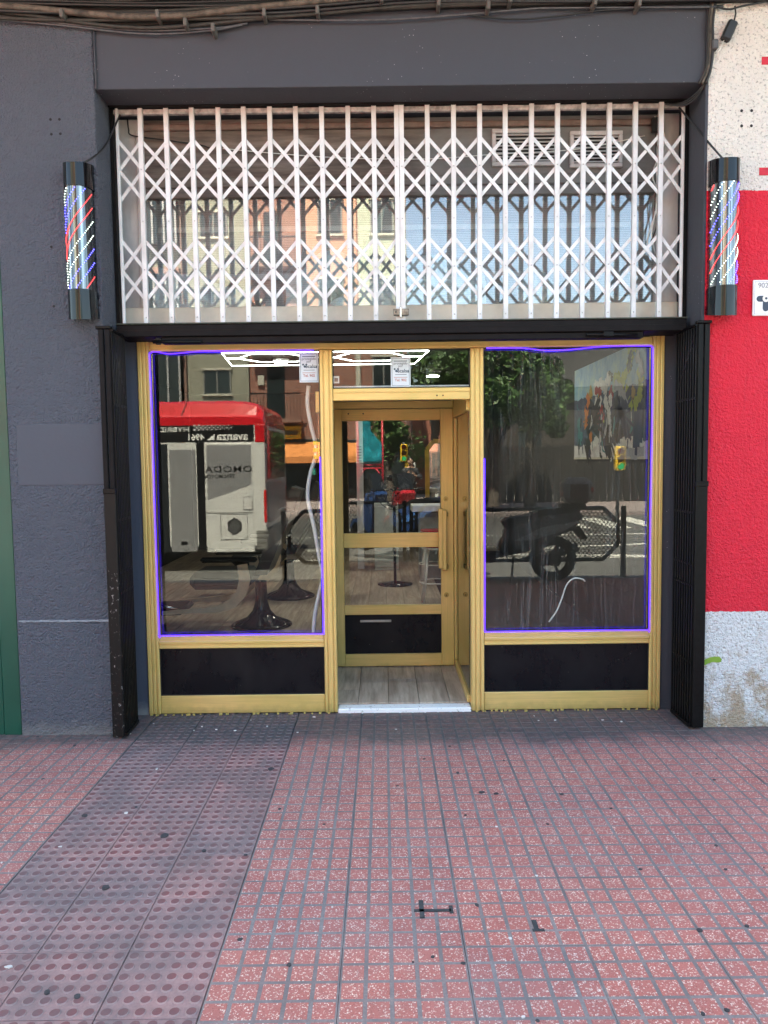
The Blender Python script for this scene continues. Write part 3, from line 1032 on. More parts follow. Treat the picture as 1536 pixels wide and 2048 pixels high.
# ------------------------------------------------------------------ folded gates at both sides
def folded_gate(xf, xb, yb, side, label):
    """xf: outer post centre x at the street, xb: inner end x, yb: inner end depth"""
    t = thing('folding_gate', (xf, 0, 0), label, 'gate', 'folded black gates')
    yf = -.075 if side < 0 else -.028
    w = .068
    post = MB().box(xf - w / 2, xf + w / 2, yf - .012, yf + .016, .012, 1.435, .004)
    post.build('lower_post', M_['chipped'] if side < 0 else M_['black_steel'], t)
    for d in (-.018, .018):
        MB().box(xf + d - .014, xf + d + .014, yf - .010, yf + .014, 1.436, 2.345, .004).build('upper_post', M_['brown_steel'] if side < 0 else M_['black_steel'], t)
    MB().box(xf - .036, xf + .036, yf - .018, yf + .02, 1.425, 1.455, .003).build('post_collar', M_['black_steel'], t)
    MB().box(xf - .045, xf + .040, yf - .016, yf + .02, 2.346, 2.362, .003).build('top_plate', M_['black_steel'], t)
    nb_ = 9
    inner = xf - side * w / 2 if side < 0 else xf - w / 2
    inner = xf + w / 2 if side < 0 else xf - w / 2
    for k in range(nb_):
        f = k / (nb_ - 1)
        xx = inner + (xb - inner) * f
        yy = yf + .01 + (yb - yf) * f
        MB().box(xx - .0055, xx + .0055, yy - .0045, yy + .0045, .02, 2.335, .002).build('bar', M_['black_steel'], t)
        if k < nb_ - 1:
            xn, yn = inner + (xb - inner) * (f + .125), yf + .01 + (yb - yf) * (f + .125)
            for zc, s in ((1.92, 1), (1.28, -1), (.84, 1), (.40, -1), (.96, 1)):
                MB().bar((xx, yy, zc), (xn, yn, zc + .012 * s), .012, .004, (1, 0, 0)).build('lattice_bar', M_['black_steel'], t)
    MB().bar((inner, yf + .02, 2.31), (xb, yb, 1.98), .014, .005, (1, 0, 0)).build('brace', M_['black_steel'], t)
    MB().bar((inner, yf + .02, .06), (xb, yb, .45), .010, .004, (1, 0, 0)).build('brace', M_['black_steel'], t)
    MB().bar((inner, yf, 2.340), (xb, yb + .05, 2.340), .03, .012, (0, 0, 1)).build('head_bar', M_['black_steel'], t)
    MB().bar((inner, yf, .022), (xb, yb, .022), .03, .016, (0, 0, 1)).build('foot_bar', M_['black_steel'], t)


folded_gate(-1.553, -1.530, .165, -1, 'folded black gate with chipped paint left of the shop front')
folded_gate(1.822, 1.780, .24, 1, 'folded black gate beside the red wall')

# ------------------------------------------------------------------ upper window behind the grille
def old_board():
    g = N('stained old wooden fascia')
    v = g.pos((1.4, 8, 16))
    gr_ = g.noise(v, 1.0, 6, .7)
    col = g.ramp(gr_, [(.30, (.055, .042, .034)), (.50, (.16, .125, .105)), (.72, (.27, .225, .195))])
    x = g.n('SeparateXYZ'); g.l(g.pos(), x.inputs[0])
    col = g.mix(g.ramp(x.outputs['X'], [(.15, 0), (.35, 1)]), col, g.mix(gr_, (.13, .125, .12), (.24, .235, .225)))
    st = g.ramp(g.noise(g.pos((1, 1, 2)), 3.0, 5), [(.5, 0), (.7, 1)])
    col = g.mix(g.math('MULTIPLY', st, .5), col, (.06, .05, .045))
    g.set(color=col, rough=.75)
    g.bump(gr_, .3, .006)
    return g.m


BOARD = old_board()
stone_m = plain('dirty pale frame paint', (.46, .44, .42), .65, 0, .30, 6, .1, 60, stretch=(1, 1, .35))
cream_m = plain('cream sill paint', (.60, .55, .46), .6, 0, .16, 5)
UY = .385
uw = thing('upper_window', (.1, UY, 2.44), 'long upper shop window with stained fascia behind the white grille', 'window')
MB().box(OL + .002, -1.440, UY - .03, UY + .10, 2.545, 3.668, .005).build('side_frame', stone_m, uw)
MB().box(-1.475, -1.440, UY - .044, UY - .029, 2.545, 3.60, .004).build('side_bead', stone_m, uw)
MB().box(1.680, OR - .002, UY - .03, UY + .10, 2.545, 3.668, .005).build('side_frame', stone_m, uw)
MB().box(1.680, 1.712, UY - .044, UY - .029, 2.545, 3.60, .004).build('side_bead', stone_m, uw)
MB().box(OL + .002, OR - .002, UY - .05, UY + .10, 2.415, 2.544, .006).build('sill', cream_m, uw)
MB().box(-1.439, 1.679, UY - .016, UY + .10, 3.322, 3.600, .003).build('fascia_board', BOARD, uw)
MB().box(-1.439, 1.679, UY - .034, UY + .10, 3.602, 3.636, .006).build('moulding', plain('worn brown moulding', (.20, .14, .115), .6, 0, .3, 12), uw)
MB().box(-1.439, 1.679, UY - .012, UY + .10, 3.637, 3.668, .002).build('top_board', BOARD, uw)
MB().box(-1.439, 1.679, UY - .030, UY + .10, 3.262, 3.320, .005).build('lower_rail', BOARD, uw)
MB().box(-1.439, 1.679, UY - .022, UY + .10, 3.203, 3.260, .004).build('lower_rail', BOARD, uw)
MB().box(-1.439, .118, UY + .0, UY + .006, 2.546, 3.202).build('pane', M_['glass_upper'], uw)
MB().box(.122, 1.679, UY + .0, UY + .006, 2.546, 3.202).build('pane', M_['glass_upper'], uw)
MB().box(.112, .128, UY - .008, UY + .02, 2.546, 3.202, .002).build('glazing_bar', stone_m, uw)


def ribbed():
    g = N('ribbed grey blind')
    sep = g.n('SeparateXYZ'); g.l(g.pos(), sep.inputs[0])
    w = g.math('FRACT', g.math('MULTIPLY', sep.outputs['Z'], 92.0))
    col = g.ramp(w, [(.0, (.26, .26, .26)), (.45, (.52, .51, .50)), (.70, (.60, .59, .58)), (.95, (.20, .20, .20))])
    col = g.mix(g.noise(g.pos((2.3, 1, .3)), 1.6, 3), col, g.mix(.45, col, (.34, .22, .19)))
    g.set(color=col, rough=.55)
    return g.m


MB().box(-1.60, 1.83, .64, .66, 2.53, 3.66).build('blind', ribbed(), uw)
MB().box(-1.60, 1.83, UY + .11, .80, 2.525, 2.540).build('ledge', plain('dusty ledge', (.30, .28, .25), .8), uw)
MB().box(-1.43, 1.67, .60, .612, 3.070, 3.100).build('inner_bar', M_['white_paint'], uw)
MB().box(-1.43, .90, .58, .60, 2.765, 2.800).build('inner_bar', M_['white_paint'], uw)
for vx0, vx1, vz0, vz1, lab in ((.680, 1.093, 3.366, 3.584, 'wide louvred vent grille on the fascia behind the white grille'), (1.152, 1.470, 3.352, 3.566, 'narrower louvred vent grille right of the wide one')):
    v = thing('vent_grille', ((vx0 + vx1) / 2, UY - .03, vz0), lab, 'vent', 'vent grilles in the fascia')
    vm = plain('dirty white vent plastic', (.52, .49, .48), .5, 0, .15, 20)
    y0, y1 = UY - .040, UY - .017
    b = .024
    for q in ((vx0, vx1, vz1 - b, vz1), (vx0, vx1, vz0, vz0 + b), (vx0, vx0 + b, vz0 + b, vz1 - b), (vx1 - b, vx1, vz0 + b, vz1 - b)):
        MB().box(q[0], q[1], y0, y1, q[2], q[3], .003).build('frame_bar', vm, v)
    MB().box(vx0 + b, vx1 - b, y1 - .003, y1 - .001, vz0 + b, vz1 - b).build('back_plate', hole_m, v)
    n = 8
    for k in range(n):
        zc = vz0 + b + (vz1 - vz0 - 2 * b) * (k + .5) / n
        MB().bar((vx0 + b, y0 + .008, zc), (vx1 - b, y0 + .008, zc), .0135, .0018, (0, -.8, .6)).build('slat', vm, v)
# wires on the fascia
cable([(-1.515, UY - .05, 3.66), (-1.51, UY - .05, 3.60), (-1.49, UY - .05, 3.565), (-1.33, UY - .04, 3.545), (-1.10, UY - .03, 3.515), (-1.03, UY - .03, 3.495)], .004, M_['cable'], 'thin black wire across the left end of the fascia', group='wires on the fascia')
cable([(-.95, UY - .03, 3.49), (-.6, UY - .03, 3.455), (-.2, UY - .03, 3.425), (.3, UY - .03, 3.415), (.67, UY - .045, 3.43), (1.2, UY - .05, 3.455), (1.60, UY - .045, 3.53)], .003, M_['cable_white'], 'thin pale wire sagging across the whole fascia', group='wires on the fascia')
for k, dx in enumerate((0, .03, .055)):
    cable([(1.69 - dx * .6, UY - .05, 3.64), (1.66 + dx, UY - .06, 3.50), (1.70 - dx, UY - .06, 3.36 - .03 * k), (1.66 + dx * .5, UY - .06, 3.15), (1.675 - dx, UY - .055, 3.00 - .05 * k), (1.64 + dx, UY - .055, 2.90 - .07 * k)], .004, M_['cable_white'] if k else M_['conduit'], ('loose beige wire hanging at the right end of the upper window', 'loose white wire hanging beside the beige one in the upper window', 'longest loose white wire at the right end of the upper window')[k], group='wires on the fascia')
MB().box(1.635, 1.70, UY - .07, UY - .045, 3.54, 3.63, .006).build('junction_box', M_['cable'], None, label='black junction box in the top right corner behind the grille', cat='junction box')
# things lying behind the upper glass
def crumple(name, x0, x1, z0, z1, y, seed, mat, label, topfun, amp=.05):
    nx, nz = 46, 18
    v, f = [], []
    for j in range(nz + 1):
        for i in range(nx + 1):
            a, b = i / nx, j / nz
            x = x0 + (x1 - x0) * a
            z = z0 + (topfun(a) * (z1 - z0)) * b
            p = Vector((x * 5 + seed, z * 5, seed * .7))
            d = mnoise.noise(p * 1.4) * amp + abs(mnoise.noise(p * 3.1)) * amp * .8
            v.append((x + mnoise.noise(p * 2.0) * .02, y + d + .10 * b * b, z + mnoise.noise(p * 2.3) * .012 * b))
    for j in range(nz):
        for i in range(nx):
            q = j * (nx + 1) + i
            f.append((q, q + 1, q + nx + 2, q + nx + 1))
    m = MB().add(v, f, 0, False)
    o = m.build(name, mat, None, label=label, cat='plastic sheet', group='plastic sheets behind the upper window')
    md = o.modifiers.new('thickness', 'SOLIDIFY'); md.thickness = .002
    return o


def film(name, c):
    g = N(name)
    g.set(color=c, rough=.28, spec=.7)
    g.p.inputs['Transmission Weight'].default_value = 0.0
    g.set(coat=.5)
    return g.m


crumple('plastic_sheet', -.60, .66, 2.545, 2.96, .425, 3.1, film('pale green plastic film', (.80, .90, .88)), 'crumpled pale green plastic sheet behind the middle of the upper window', lambda a: .55 + .45 * math.sin(a * 6.5) ** 2 * (1 - .4 * a))
crumple('plastic_sheet', -1.42, -.80, 2.545, 2.84, .42, 9.4, film('grey white plastic film', (.78, .84, .83)), 'crumpled grey white plastic sheet in the left corner of the upper window', lambda a: 1 - .6 * a)
crumple('plastic_sheet', .86, 1.08, 2.56, 2.80, .425, 5.5, film('white plastic film', (.78, .80, .76)), 'small crumpled white plastic sheet right of the middle of the upper window', lambda a: .6 + .4 * math.sin(3 * a))
MB().tube([(-.35, .455, 2.60), (-.18, .455, 2.72), (-.05, .455, 2.95), (.02, .455, 3.16)], [.05, .045, .035, .010], 9).build('rolled_sheet', film('pale green rolled film', (.50, .58, .48)), None, label='pale green rolled sheet leaning behind the upper window', cat='rolled sheet')
card = plain('brown cardboard', (.24, .145, .095), .8, 0, .15, 8)
for (x0, x1, z1, lab) in ((-1.12, -.78, 2.62, 'long brown cardboard box behind the upper window'), (-.62, -.44, 2.615, 'small reddish brown box behind the upper window'), (.66, .80, 2.58, 'dark flat box behind the right half of the upper window'), (1.50, 1.60, 2.64, 'small cream box in the right corner of the upper window')):
    b = thing('cardboard_box', ((x0 + x1) / 2, .52, 2.54), lab, 'box', 'boxes behind the upper window')
    mt = card if 'brown' in lab else (plain('dark box card', (.06, .06, .065), .7) if 'dark' in lab else cream_m)
    MB().box(x0, x1, .53, .62, 2.541, z1, .003).build('carton', mt, b)
    MB().box(x0 + .01, x1 - .01, .527, .53, z1 - .018, z1 - .012).build('flap_edge', hole_m, b)

# ------------------------------------------------------------------ gold shop front
FY = .33
sf = thing('storefront', (.115, FY, 0), 'gold painted metal shop front with two large windows', 'shop front')


def post(x0, x1, z0, z1, ridges):
    MB().box(x0, x1, FY, FY + .065, z0, z1, .003).build('post', M_['gold_v'], sf)
    for a, b in ridges:
        MB().box(x0 + a, x0 + b, FY - .008, FY + .002, z0 + .001, z1 - .001, .0025).build('post_moulding', M_['gold_v'], sf)


post(-1.505, -1.430, .004, 2.350, ((.004, .026), (.032, .050), (.058, .073)))
post(-.387, -.308, .004, 2.276, ((.003, .020), (.026, .056), (.062, .077)))
post(.541, .622, .004, 2.276, ((.003, .024), (.030, .054), (.060, .079)))
post(1.664, 1.735, .004, 2.350, ((.003, .018), (.024, .042), (.048, .068)))


def rail(x0, x1, z0, z1, front=FY, b=.004):
    MB().box(x0, x1, front, FY + .06, z0, z1, b).build('rail', M_['gold_h'], sf)


rail(-1.4295, 1.6635, 2.277, 2.334, FY + .004)
MB().box(-1.4295, 1.6635, FY - .004, FY + .01, 2.2785, 2.292, .002).build('rail_moulding', M_['gold_h'], sf)
for x0, x1 in ((-1.4295, -.3875), (.6225, 1.6635)):
    rail(x0, x1, .424, .506, FY + .004)
    MB().box(x0, x1, FY - .004, FY + .006, .455, .474, .003).build('rail_moulding', M_['gold_h'], sf)
    MB().box(x0, x1, FY - .002, FY + .006, .426, .436, .002).build('rail_moulding', M_['gold_h'], sf)
    rail(x0, x1, .004, .120, FY + .005)
    MB().box(x0, x1, FY + .020, FY + .05, .121, .423).build('kick_panel', M_['black_panel'], sf)
rail(-.3075, .5405, 1.965, 2.040, FY + .003)
MB().box(-.3075, .5405, FY - .002, FY + .008, 2.012, 2.018, .001).build('rail_moulding', M_['gold_h'], sf)
for hx in (.335, .372):
    MB().lathe([(.005, FY + .0015), (.004, FY + .006)], (hx, 0, 1.990), 9, 'y').build('screw', hole_m, sf)
GLY = FY + .03
seal_m = plain('black rubber seal', (.008, .008, .008), .6)
for x0, x1, z0, z1 in ((-1.4295, -.3875, .507, 2.276), (.6225, 1.6635, .507, 2.276), (-1.4295, -.3875, .121, .423), (.6225, 1.6635, .121, .423), (-.3075, .5405, 2.041, 2.276)):
    for q in ((x0, x1, z0, z0 + .005), (x0, x1, z1 - .005, z1), (x0, x0 + .005, z0 + .005, z1 - .005), (x1 - .005, x1, z0 + .005, z1 - .005)):
        MB().box(q[0], q[1], FY + .010, FY + .019 if z0 < .3 else GLY - .0005, q[2], q[3]).build('seal', seal_m, sf)
MB().box(-1.4295, -.3875, GLY, GLY + .006, .507, 2.276).build('pane', M_['glass'], sf)
MB().box(.6225, 1.6635, GLY, GLY + .006, .507, 2.276).build('pane', M_['glass_streaky'], sf)
MB().box(-.3075, .5405, GLY, GLY + .006, 2.041, 2.276).build('pane', M_['glass'], sf)
MB().box(-.307, .540, GLY + .008, GLY + .03, 2.0405, 2.058, .003).build('glazing_bead', M_['white_paint'], sf)
# dried paint crumbs along the foot of the frame
crumb = plain('yellow paint crumbs', (.42, .33, .10), .7)
mc = MB()
for k in range(75):
    cx = random.uniform(-1.50, 1.73)
    if -.31 < cx < .545: continue
    s = random.uniform(.003, .010)
    cy_ = FY - random.uniform(.001, .016)
    mc.box(cx - s, cx + s, cy_ - s * .5, cy_ + s * .6, -.002, random.uniform(.004, .012))
mc.build('paint_crumbs', crumb, sf, kind='stuff')

# violet neon strips round both windows
NE = FY - .008


def neon(name, pts, label):
    return MB().tube(smooth_path(pts, 4), .0034, 8).build(name, M_['violet'], None, label=label, cat='led strip', group='violet strips round the windows')


neon('led_strip', [(-.392, NE, 1.62), (-.390, NE, 1.2), (-.391, NE, .9), (-.389, NE, .56), (-.395, NE, .516), (-.43, NE, .512), (-.9, NE, .513), (-1.38, NE, .512), (-1.416, NE, .516), (-1.421, NE, .56), (-1.424, NE, 1.2), (-1.422, NE, 1.9), (-1.424, NE, 2.23), (-1.418, NE, 2.268), (-1.38, NE, 2.274), (-1.31, NE, 2.262), (-1.22, NE, 2.266), (-1.12, NE, 2.273), (-.9, NE, 2.271), (-.55, NE, 2.272), (-.42, NE, 2.271)],
     'violet glowing strip round the left window')
neon('led_strip', [(.626, NE, 1.60), (.625, NE, 1.2), (.627, NE, .9), (.625, NE, .56), (.632, NE, .516), (.67, NE, .512), (1.1, NE, .513), (1.6, NE, .512), (1.652, NE, .516), (1.658, NE, .56), (1.656, NE, 1.2), (1.659, NE, 1.9), (1.657, NE, 2.23), (1.650, NE, 2.270), (1.61, NE, 2.276), (1.35, NE, 2.274), (1.15, NE, 2.258), (1.0, NE, 2.255), (.86, NE, 2.270), (.64, NE, 2.272)],
     'violet glowing strip round the right window')

# alarm stickers inside the glass
def sticker(x0, z0, w, h, label):
    t = thing('sticker', (x0 + w / 2, GLY - .002, z0), label, 'sticker', 'alarm stickers on the glass')
    y = GLY - .0012
    MB().box(x0, x0 + w, y, GLY - .0002, z0, z0 + h, .0004).build('label_sheet', plain('pale sticker film', (.66, .74, .78), .4, 0, .05, 9), t)
    bd = plain('dark blue sticker print', (.05, .09, .13), .5)
    for a, b, c, d in ((.06, .94, .040, .052), (.06, .94, .948, .960), (.055, .075, .05, .95), (.925, .945, .05, .95)):
        MB().box(x0 + a * w, x0 + b * w, y - .0006, y + .0003, z0 + c * h, z0 + d * h).build('border_line', bd, t)
    MB().box(x0 + .16 * w, x0 + .84 * w, y - .0006, y + .0003, z0 + .855 * h, z0 + .880 * h).build('print_line', bd, t)
    lettering('protegido', .022, (x0 + w / 2, y - .0004, z0 + .79 * h), bd, t)
    lettering('por', .020, (x0 + w / 2, y - .0004, z0 + .70 * h), bd, t)
    for dx, dz, r in ((.20, .60, .0062), (.37, .60, .0062), (.285, .535, .0075)):
        MB().lathe([(r, y - .0008), (r, y + .0002)], (x0 + dx * w, 0, z0 + dz * h), 10, 'y').build('emblem', bd, t)
    lettering('ecalsa', .031, (x0 + .63 * w, y - .0004, z0 + .535 * h), bd, t, bold=.0006)
    rd = plain('reddish sticker print', (.45, .16, .13), .5)
    MB().box(x0 + .22 * w, x0 + .80 * w, y - .0006, y + .0003, z0 + .405 * h, z0 + .422 * h).build('print_line', bd, t)
    MB().box(x0 + .16 * w, x0 + .84 * w, y - .0006, y + .0003, z0 + .315 * h, z0 + .330 * h).build('print_line', rd, t)
    lettering('Tel. 902', .022, (x0 + .5 * w, y - .0004, z0 + .225 * h), rd, t, bold=.0004)
    return t


sticker(-.513, 2.082, .118, .182, 'white alarm sticker in the corner of the left window')
sticker(.052, 2.048, .122, .182, 'white alarm sticker in the small window over the door')
sk = thing('sticker', (-.29, GLY - .002, 2.08), 'small white card at the left end of the small window over the door', 'sticker')
MB().box(-.306, -.268, GLY + .010, GLY + .012, 2.075, 2.120, .0005).build('card', plain('white card', (.75, .74, .72), .5), sk)
MB().box(-.298, -.276, GLY + .0085, GLY + .010, 2.085, 2.108).build('picture', plain('grey card print', (.12, .11, .11), .5), sk)

# ------------------------------------------------------------------ entrance: threshold, lobby and door
th = N('chipped white threshold paint')
tv = th.pos()
th.set(color=th.mix(th.ramp(th.noise(tv, 45, 5, .7), [(.60, 0), (.66, 1)]), (.80, .81, .80), (.30, .28, .25)), rough=.6)
MB().box(-.307, .540, .325, .415, -.01, .026, .006).build('threshold', th.m, None, label='chipped white door threshold at the pavement', cat='threshold')
WOOD = wood_planks('greyish oak laminate', (.22, .165, .125), (.43, .345, .27), (.60, .51, .42))
fl = thing('shop_floor', (0, .42, 0), None, None, kind='structure')
MB().box(-3.4, 1.95, .416, 9.0, -.05, .020).build('floor_bed', plain('floor bed', (.10, .08, .065), .8), fl)
plank_cache = {}
xq, col_i = -3.35, 0
while xq < 1.9:
    yq = .418 - [0, .46, .18, .70, .33][col_i % 5] * .0 - .001
    first = [.28, .95, .52, 1.2, .70][col_i % 5]
    y = .418
    L = first
    while y < 8.9:
        y2 = min(y + L, 8.95)
        key = round(y2 - y, 3)
        if key not in plank_cache:
            plank_cache[key] = MB().box(-.0975, .0975, -key / 2 + .001, key / 2 - .001, -.012, 0, .0012).mesh('floor_plank', WOOD)
        link('floor_plank', plank_cache[key], fl, (xq + .099, (y + y2) / 2 - .42, .034))
        y, L = y2, 1.25
    xq += .198
    col_i += 1

lob = thing('entrance_lobby', (.1, .8, 0), 'gold framed glass lobby behind the entrance', 'lobby')
DY = 1.27
for xs_, nm in ((.537, 1), (-.405, -1)):
    MB().box(xs_ - .016, xs_ + .016, .398, DY + .03, .036, .085, .003).build('side_rail', M_['gold_h'], lob)
    MB().box(xs_ - .016, xs_ + .016, .398, DY + .03, 1.90, 2.030, .003).build('side_rail', M_['gold_h'], lob)
    MB().box(xs_ - .016, xs_ + .016, DY - .025, DY + .03, .086, 1.899, .003).build('side_post', M_['gold_v'], lob)
    MB().box(xs_ - .003, xs_ + .003, .40, DY - .026, .086, 1.899).build('side_pane', glass('lobby side glass', .16, (.55, .58, .56)), lob)
MB().box(-.39, .52, .398, DY + .03, 2.031, 2.050).build('lobby_ceiling', plain('grey lobby ceiling', (.40, .40, .40), .6), lob)
MB().box(-.388, .520, DY - .02, DY + .03, 1.976, 2.029, .003).build('door_head', M_['gold_h'], lob)
MB().box(-.388, -.366, DY - .02, DY + .03, .036, 1.975, .003).build('door_jamb', M_['gold_v'], lob)

dr = thing('shop_door', (-.36, DY, .036), 'gold framed glass shop door with black lower panel', 'door')
d0, d1 = -.364, .518
for nm, x0, x1, z0, z1, mt in (('stile', d0, -.305, .040, 1.972, 'gold_v'), ('stile', .424, d1, .040, 1.972, 'gold_v'),
                               ('door_rail', -.3045, .4235, 1.888, 1.972, 'gold_h'), ('door_rail', -.3045, .4235, .942, 1.050, 'gold_h'), ('door_rail', -.3045, .4235, .434, .505, 'gold_h'), ('door_rail', -.3045, .4235, .040, .134, 'gold_h')):
    MB().box(x0, x1, DY - .018, DY + .022, z0, z1, .003).build(nm, M_[mt], dr)
MB().box(-.3045, .4235, DY, DY + .006, 1.0505, 1.8875).build('door_pane', M_['glass_door'], dr)
MB().box(-.3045, .4235, DY, DY + .006, .5055, .9415).build('door_pane', M_['glass_door'], dr)
kp = MB().box(-.3045, .4235, DY - .004, DY + .010, .1345, .4335).build('kick_panel', M_['black_panel'], dr)
MB().box(-.19, .045, DY - .012, DY - .0045, .375, .394, .003).build('letter_slot', plain('aluminium letter slot', (.45, .44, .41), .4, .8), kp)
hd = MB().box(.428, .462, DY - .088, DY - .066, .775, 1.225, .005).build('pull_handle', M_['gold_v'], dr)
MB().box(.400, .434, DY - .094, DY - .074, .790, 1.235, .004).build('handle_plate', M_['gold_v'], hd)
for zc in (.80, 1.19):
    MB().box(.432, .475, DY - .066, DY - .0185, zc - .016, zc + .016, .003).build('handle_bracket', plain('dull brass', (.28, .22, .08), .4, .7), hd)
for zc in (1.302, .580):
    lk_ = MB().lathe([(.017, DY - .026), (.019, DY - .018)], (.462, 0, zc), 14, 'y').build('lock_cylinder', plain('brass lock', (.42, .32, .11), .35, .8), dr)
    MB().box(.4595, .4645, DY - .0275, DY - .0255, zc - .008, zc + .004).build('keyhole', hole_m, lk_)
for hx in (-.255, -.145):
    MB().lathe([(.006, DY - .0195), (.005, DY - .014)], (hx, 0, 1.94), 9, 'y').build('screw', hole_m, dr)
for zc in (.32, 1.1, 1.75):
    MB().tube([(d0 - .001, DY - .026, zc - .04), (d0 - .001, DY - .026, zc + .04)], .008, 8).build('hinge', M_['gold_v'], dr)

# ------------------------------------------------------------------ shop interior
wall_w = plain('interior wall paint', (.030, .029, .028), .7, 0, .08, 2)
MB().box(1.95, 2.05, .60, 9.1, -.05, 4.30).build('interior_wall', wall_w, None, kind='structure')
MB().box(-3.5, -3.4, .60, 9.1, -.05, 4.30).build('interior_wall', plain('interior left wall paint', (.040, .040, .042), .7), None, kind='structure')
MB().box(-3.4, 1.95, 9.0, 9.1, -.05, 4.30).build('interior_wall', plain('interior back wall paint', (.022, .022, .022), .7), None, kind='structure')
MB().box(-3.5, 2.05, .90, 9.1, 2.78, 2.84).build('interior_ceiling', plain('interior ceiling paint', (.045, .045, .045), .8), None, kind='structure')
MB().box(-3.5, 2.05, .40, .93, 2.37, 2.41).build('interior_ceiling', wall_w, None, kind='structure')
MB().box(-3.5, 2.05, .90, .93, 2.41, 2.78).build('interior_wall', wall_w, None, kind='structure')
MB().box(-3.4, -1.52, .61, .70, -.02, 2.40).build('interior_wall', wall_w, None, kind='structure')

hx = thing('hexagon_light', (-.6, 3.6, 2.66), 'white hexagon led tube light on the shop ceiling', 'ceiling light')
zl = 2.665


def tube_light(a, b):
    MB().tube([(*a, zl), (*b, zl)], .0044, 8).build('led_tube', M_['led_white'], hx)


ring = [(-1.58, 3.15), (-1.68, 4.15), (.36, 4.15), (.46, 3.15)]
for i in range(4): tube_light(ring[i], ring[(i + 1) % 4])
for cx in (-1.12, -.12):
    hp = [(cx + .36 * math.cos(rad(60 * k)) * 1.05, 3.55 + .36 * math.sin(rad(60 * k))) for k in range(6)]
    for i in range(6): tube_light(hp[i], hp[(i + 1) % 6])
for a, b in (((-.742, 3.55), (-.498, 3.55)), ((-1.498, 3.55), (-1.62, 3.55)), ((.258, 3.55), (.42, 3.55))): tube_light(a, b)
for lx, ly, lab in ((.60, 3.2, 'round white downlight seen through the window over the door'), (-1.18, 4.5, 'round white downlight seen through the left window'), (.7, 6.2, 'round white downlight at the back of the shop')):
    d = thing('downlight', (lx, ly, 2.76), lab, 'ceiling light', 'round downlights')
    MB().lathe([(.095, 2.750), (.10, 2.776)], (lx, ly, 0), 20).build('light_rim', M_['white_paint'], d)
    MB().lathe([(.085, 2.746), (.085, 2.7495)], (lx, ly, 0), 20).build('diffuser', glow('downlight diffuser', (1, .97, .92), 22.0), d)


def barber_chair(cx, cy, label):
    t = thing('barber_chair', (cx, cy, .036), label, 'barber chair', 'black barber chairs')
    blk = plain('black upholstery', (.012, .012, .013), .38, 0, .3, 8, .1, 40)
    brz = plain('bronze chair trim', (.82, .64, .44), .35, .2, .15, 12)
    MB().lathe([(.29, .036), (.29, .050), (.25, .070), (.14, .115), (.085, .18), (.06, .26), (.055, .42), (.055, .46)], (cx, cy, 0), 26).build('base', M_['black_gloss'], t)
    MB().box(cx - .62, cx - .05, cy - .27, cy + .27, .42, .58, .05).build('seat', blk, t)
    bk = MB()
    bk.prism([(cx - .02, .55), (cx + .10, .56), (cx + .34, 1.12), (cx + .22, 1.16)], 'y', cy - .27, cy + .27)
    bk.build('backrest', blk, t)
    MB().prism([(cx + .25, 1.17), (cx + .35, 1.14), (cx + .42, 1.33), (cx + .33, 1.36)], 'y', cy - .15, cy + .15).build('headrest', blk, t)
    # J-shaped bronze side panels
    for s in (-1, 1):
        yy = cy + s * .285
        out = []
        inn = []
        path = [(cx - .86, .22), (cx - .60, .235), (cx - .36, .25), (cx - .22, .30), (cx - .13, .40), (cx - .10, .52), (cx - .12, .66)]
        w = [.03, .045, .065, .09, .10, .10, .09]
        for i, p in enumerate(path):
            a = Vector(path[max(i - 1, 0)]); b = Vector(path[min(i + 1, len(path) - 1)])
            d = (b - a).normalized(); n = Vector((-d.y, d.x))
            out.append(tuple(Vector(p) - n * w[i] * .5)); inn.append(tuple(Vector(p) + n * w[i] * .5))
        for i in range(len(path) - 1):
            MB()
        m = MB()
        for i in range(len(path) - 1):
            m.prism([out[i], out[i + 1], inn[i + 1], inn[i]], 'y', yy - .012, yy + .012)
        m.build('side_trim', brz, t)
        MB().box(cx - .50, cx + .02, yy - .03, yy + .03, .68, .73, .02).build('armrest', blk, t)
    MB().box(cx - 1.02, cx - .70, cy - .22, cy + .22, .18, .24, .02).build('footrest', blk, t)
    MB().tube([(cx - 1.0, cy - .24, .30), (cx - .72, cy - .24, .245)], .012, 8).build('footrest_bar', M_['chrome'], t)


barber_chair(-1.18, 2.75, 'black barber chair with bronze side trim nearest the left window')
barber_chair(-1.10, 4.25, 'black barber chair with bronze side trim, farther back in the shop')


def station(cx, cy, label, h=2.02):
    t = thing('station_mirror', (cx, cy, 0), label, 'mirror', 'gold framed mirrors')
    yl = plain('yellow mirror frame', (.48, .30, .02), .4)
    w, z0 = .42, .95
    pts = [(cx - w / 2, z0), (cx - w / 2, h - .14), (cx - w / 4, h), (cx + w / 4, h), (cx + w / 2, h - .14), (cx + w / 2, z0)]
    for i in range(5):
        a, b = pts[i], pts[i + 1]
        MB().bar((a[0], cy - .02, a[1]), (b[0], cy - .02, b[1]), .075, .04).build('frame_bar', yl, t)
    mm = N('mirror silver'); mm.set(color=(.55, .56, .56), metal=1.0, rough=.03)
    MB().prism(pts, 'y', cy - .006, cy + .004).build('mirror_plate', mm.m, t)


station(1.40, 8.0, 'yellow framed arched mirror seen through the right window')
station(.95, 8.4, 'yellow framed arched mirror, the farther one near the door post', 1.9)

# painting on the right wall: loose strokes of paint on a canvas, a rider on a motorbike
pt = thing('painting', (1.93, 2.2, 1.55), 'large unframed painting of motorbike riders on the right shop wall', 'painting')
px = 1.945
py0, py1, pz0, pz1 = 1.20, 3.25, 1.58, 2.46


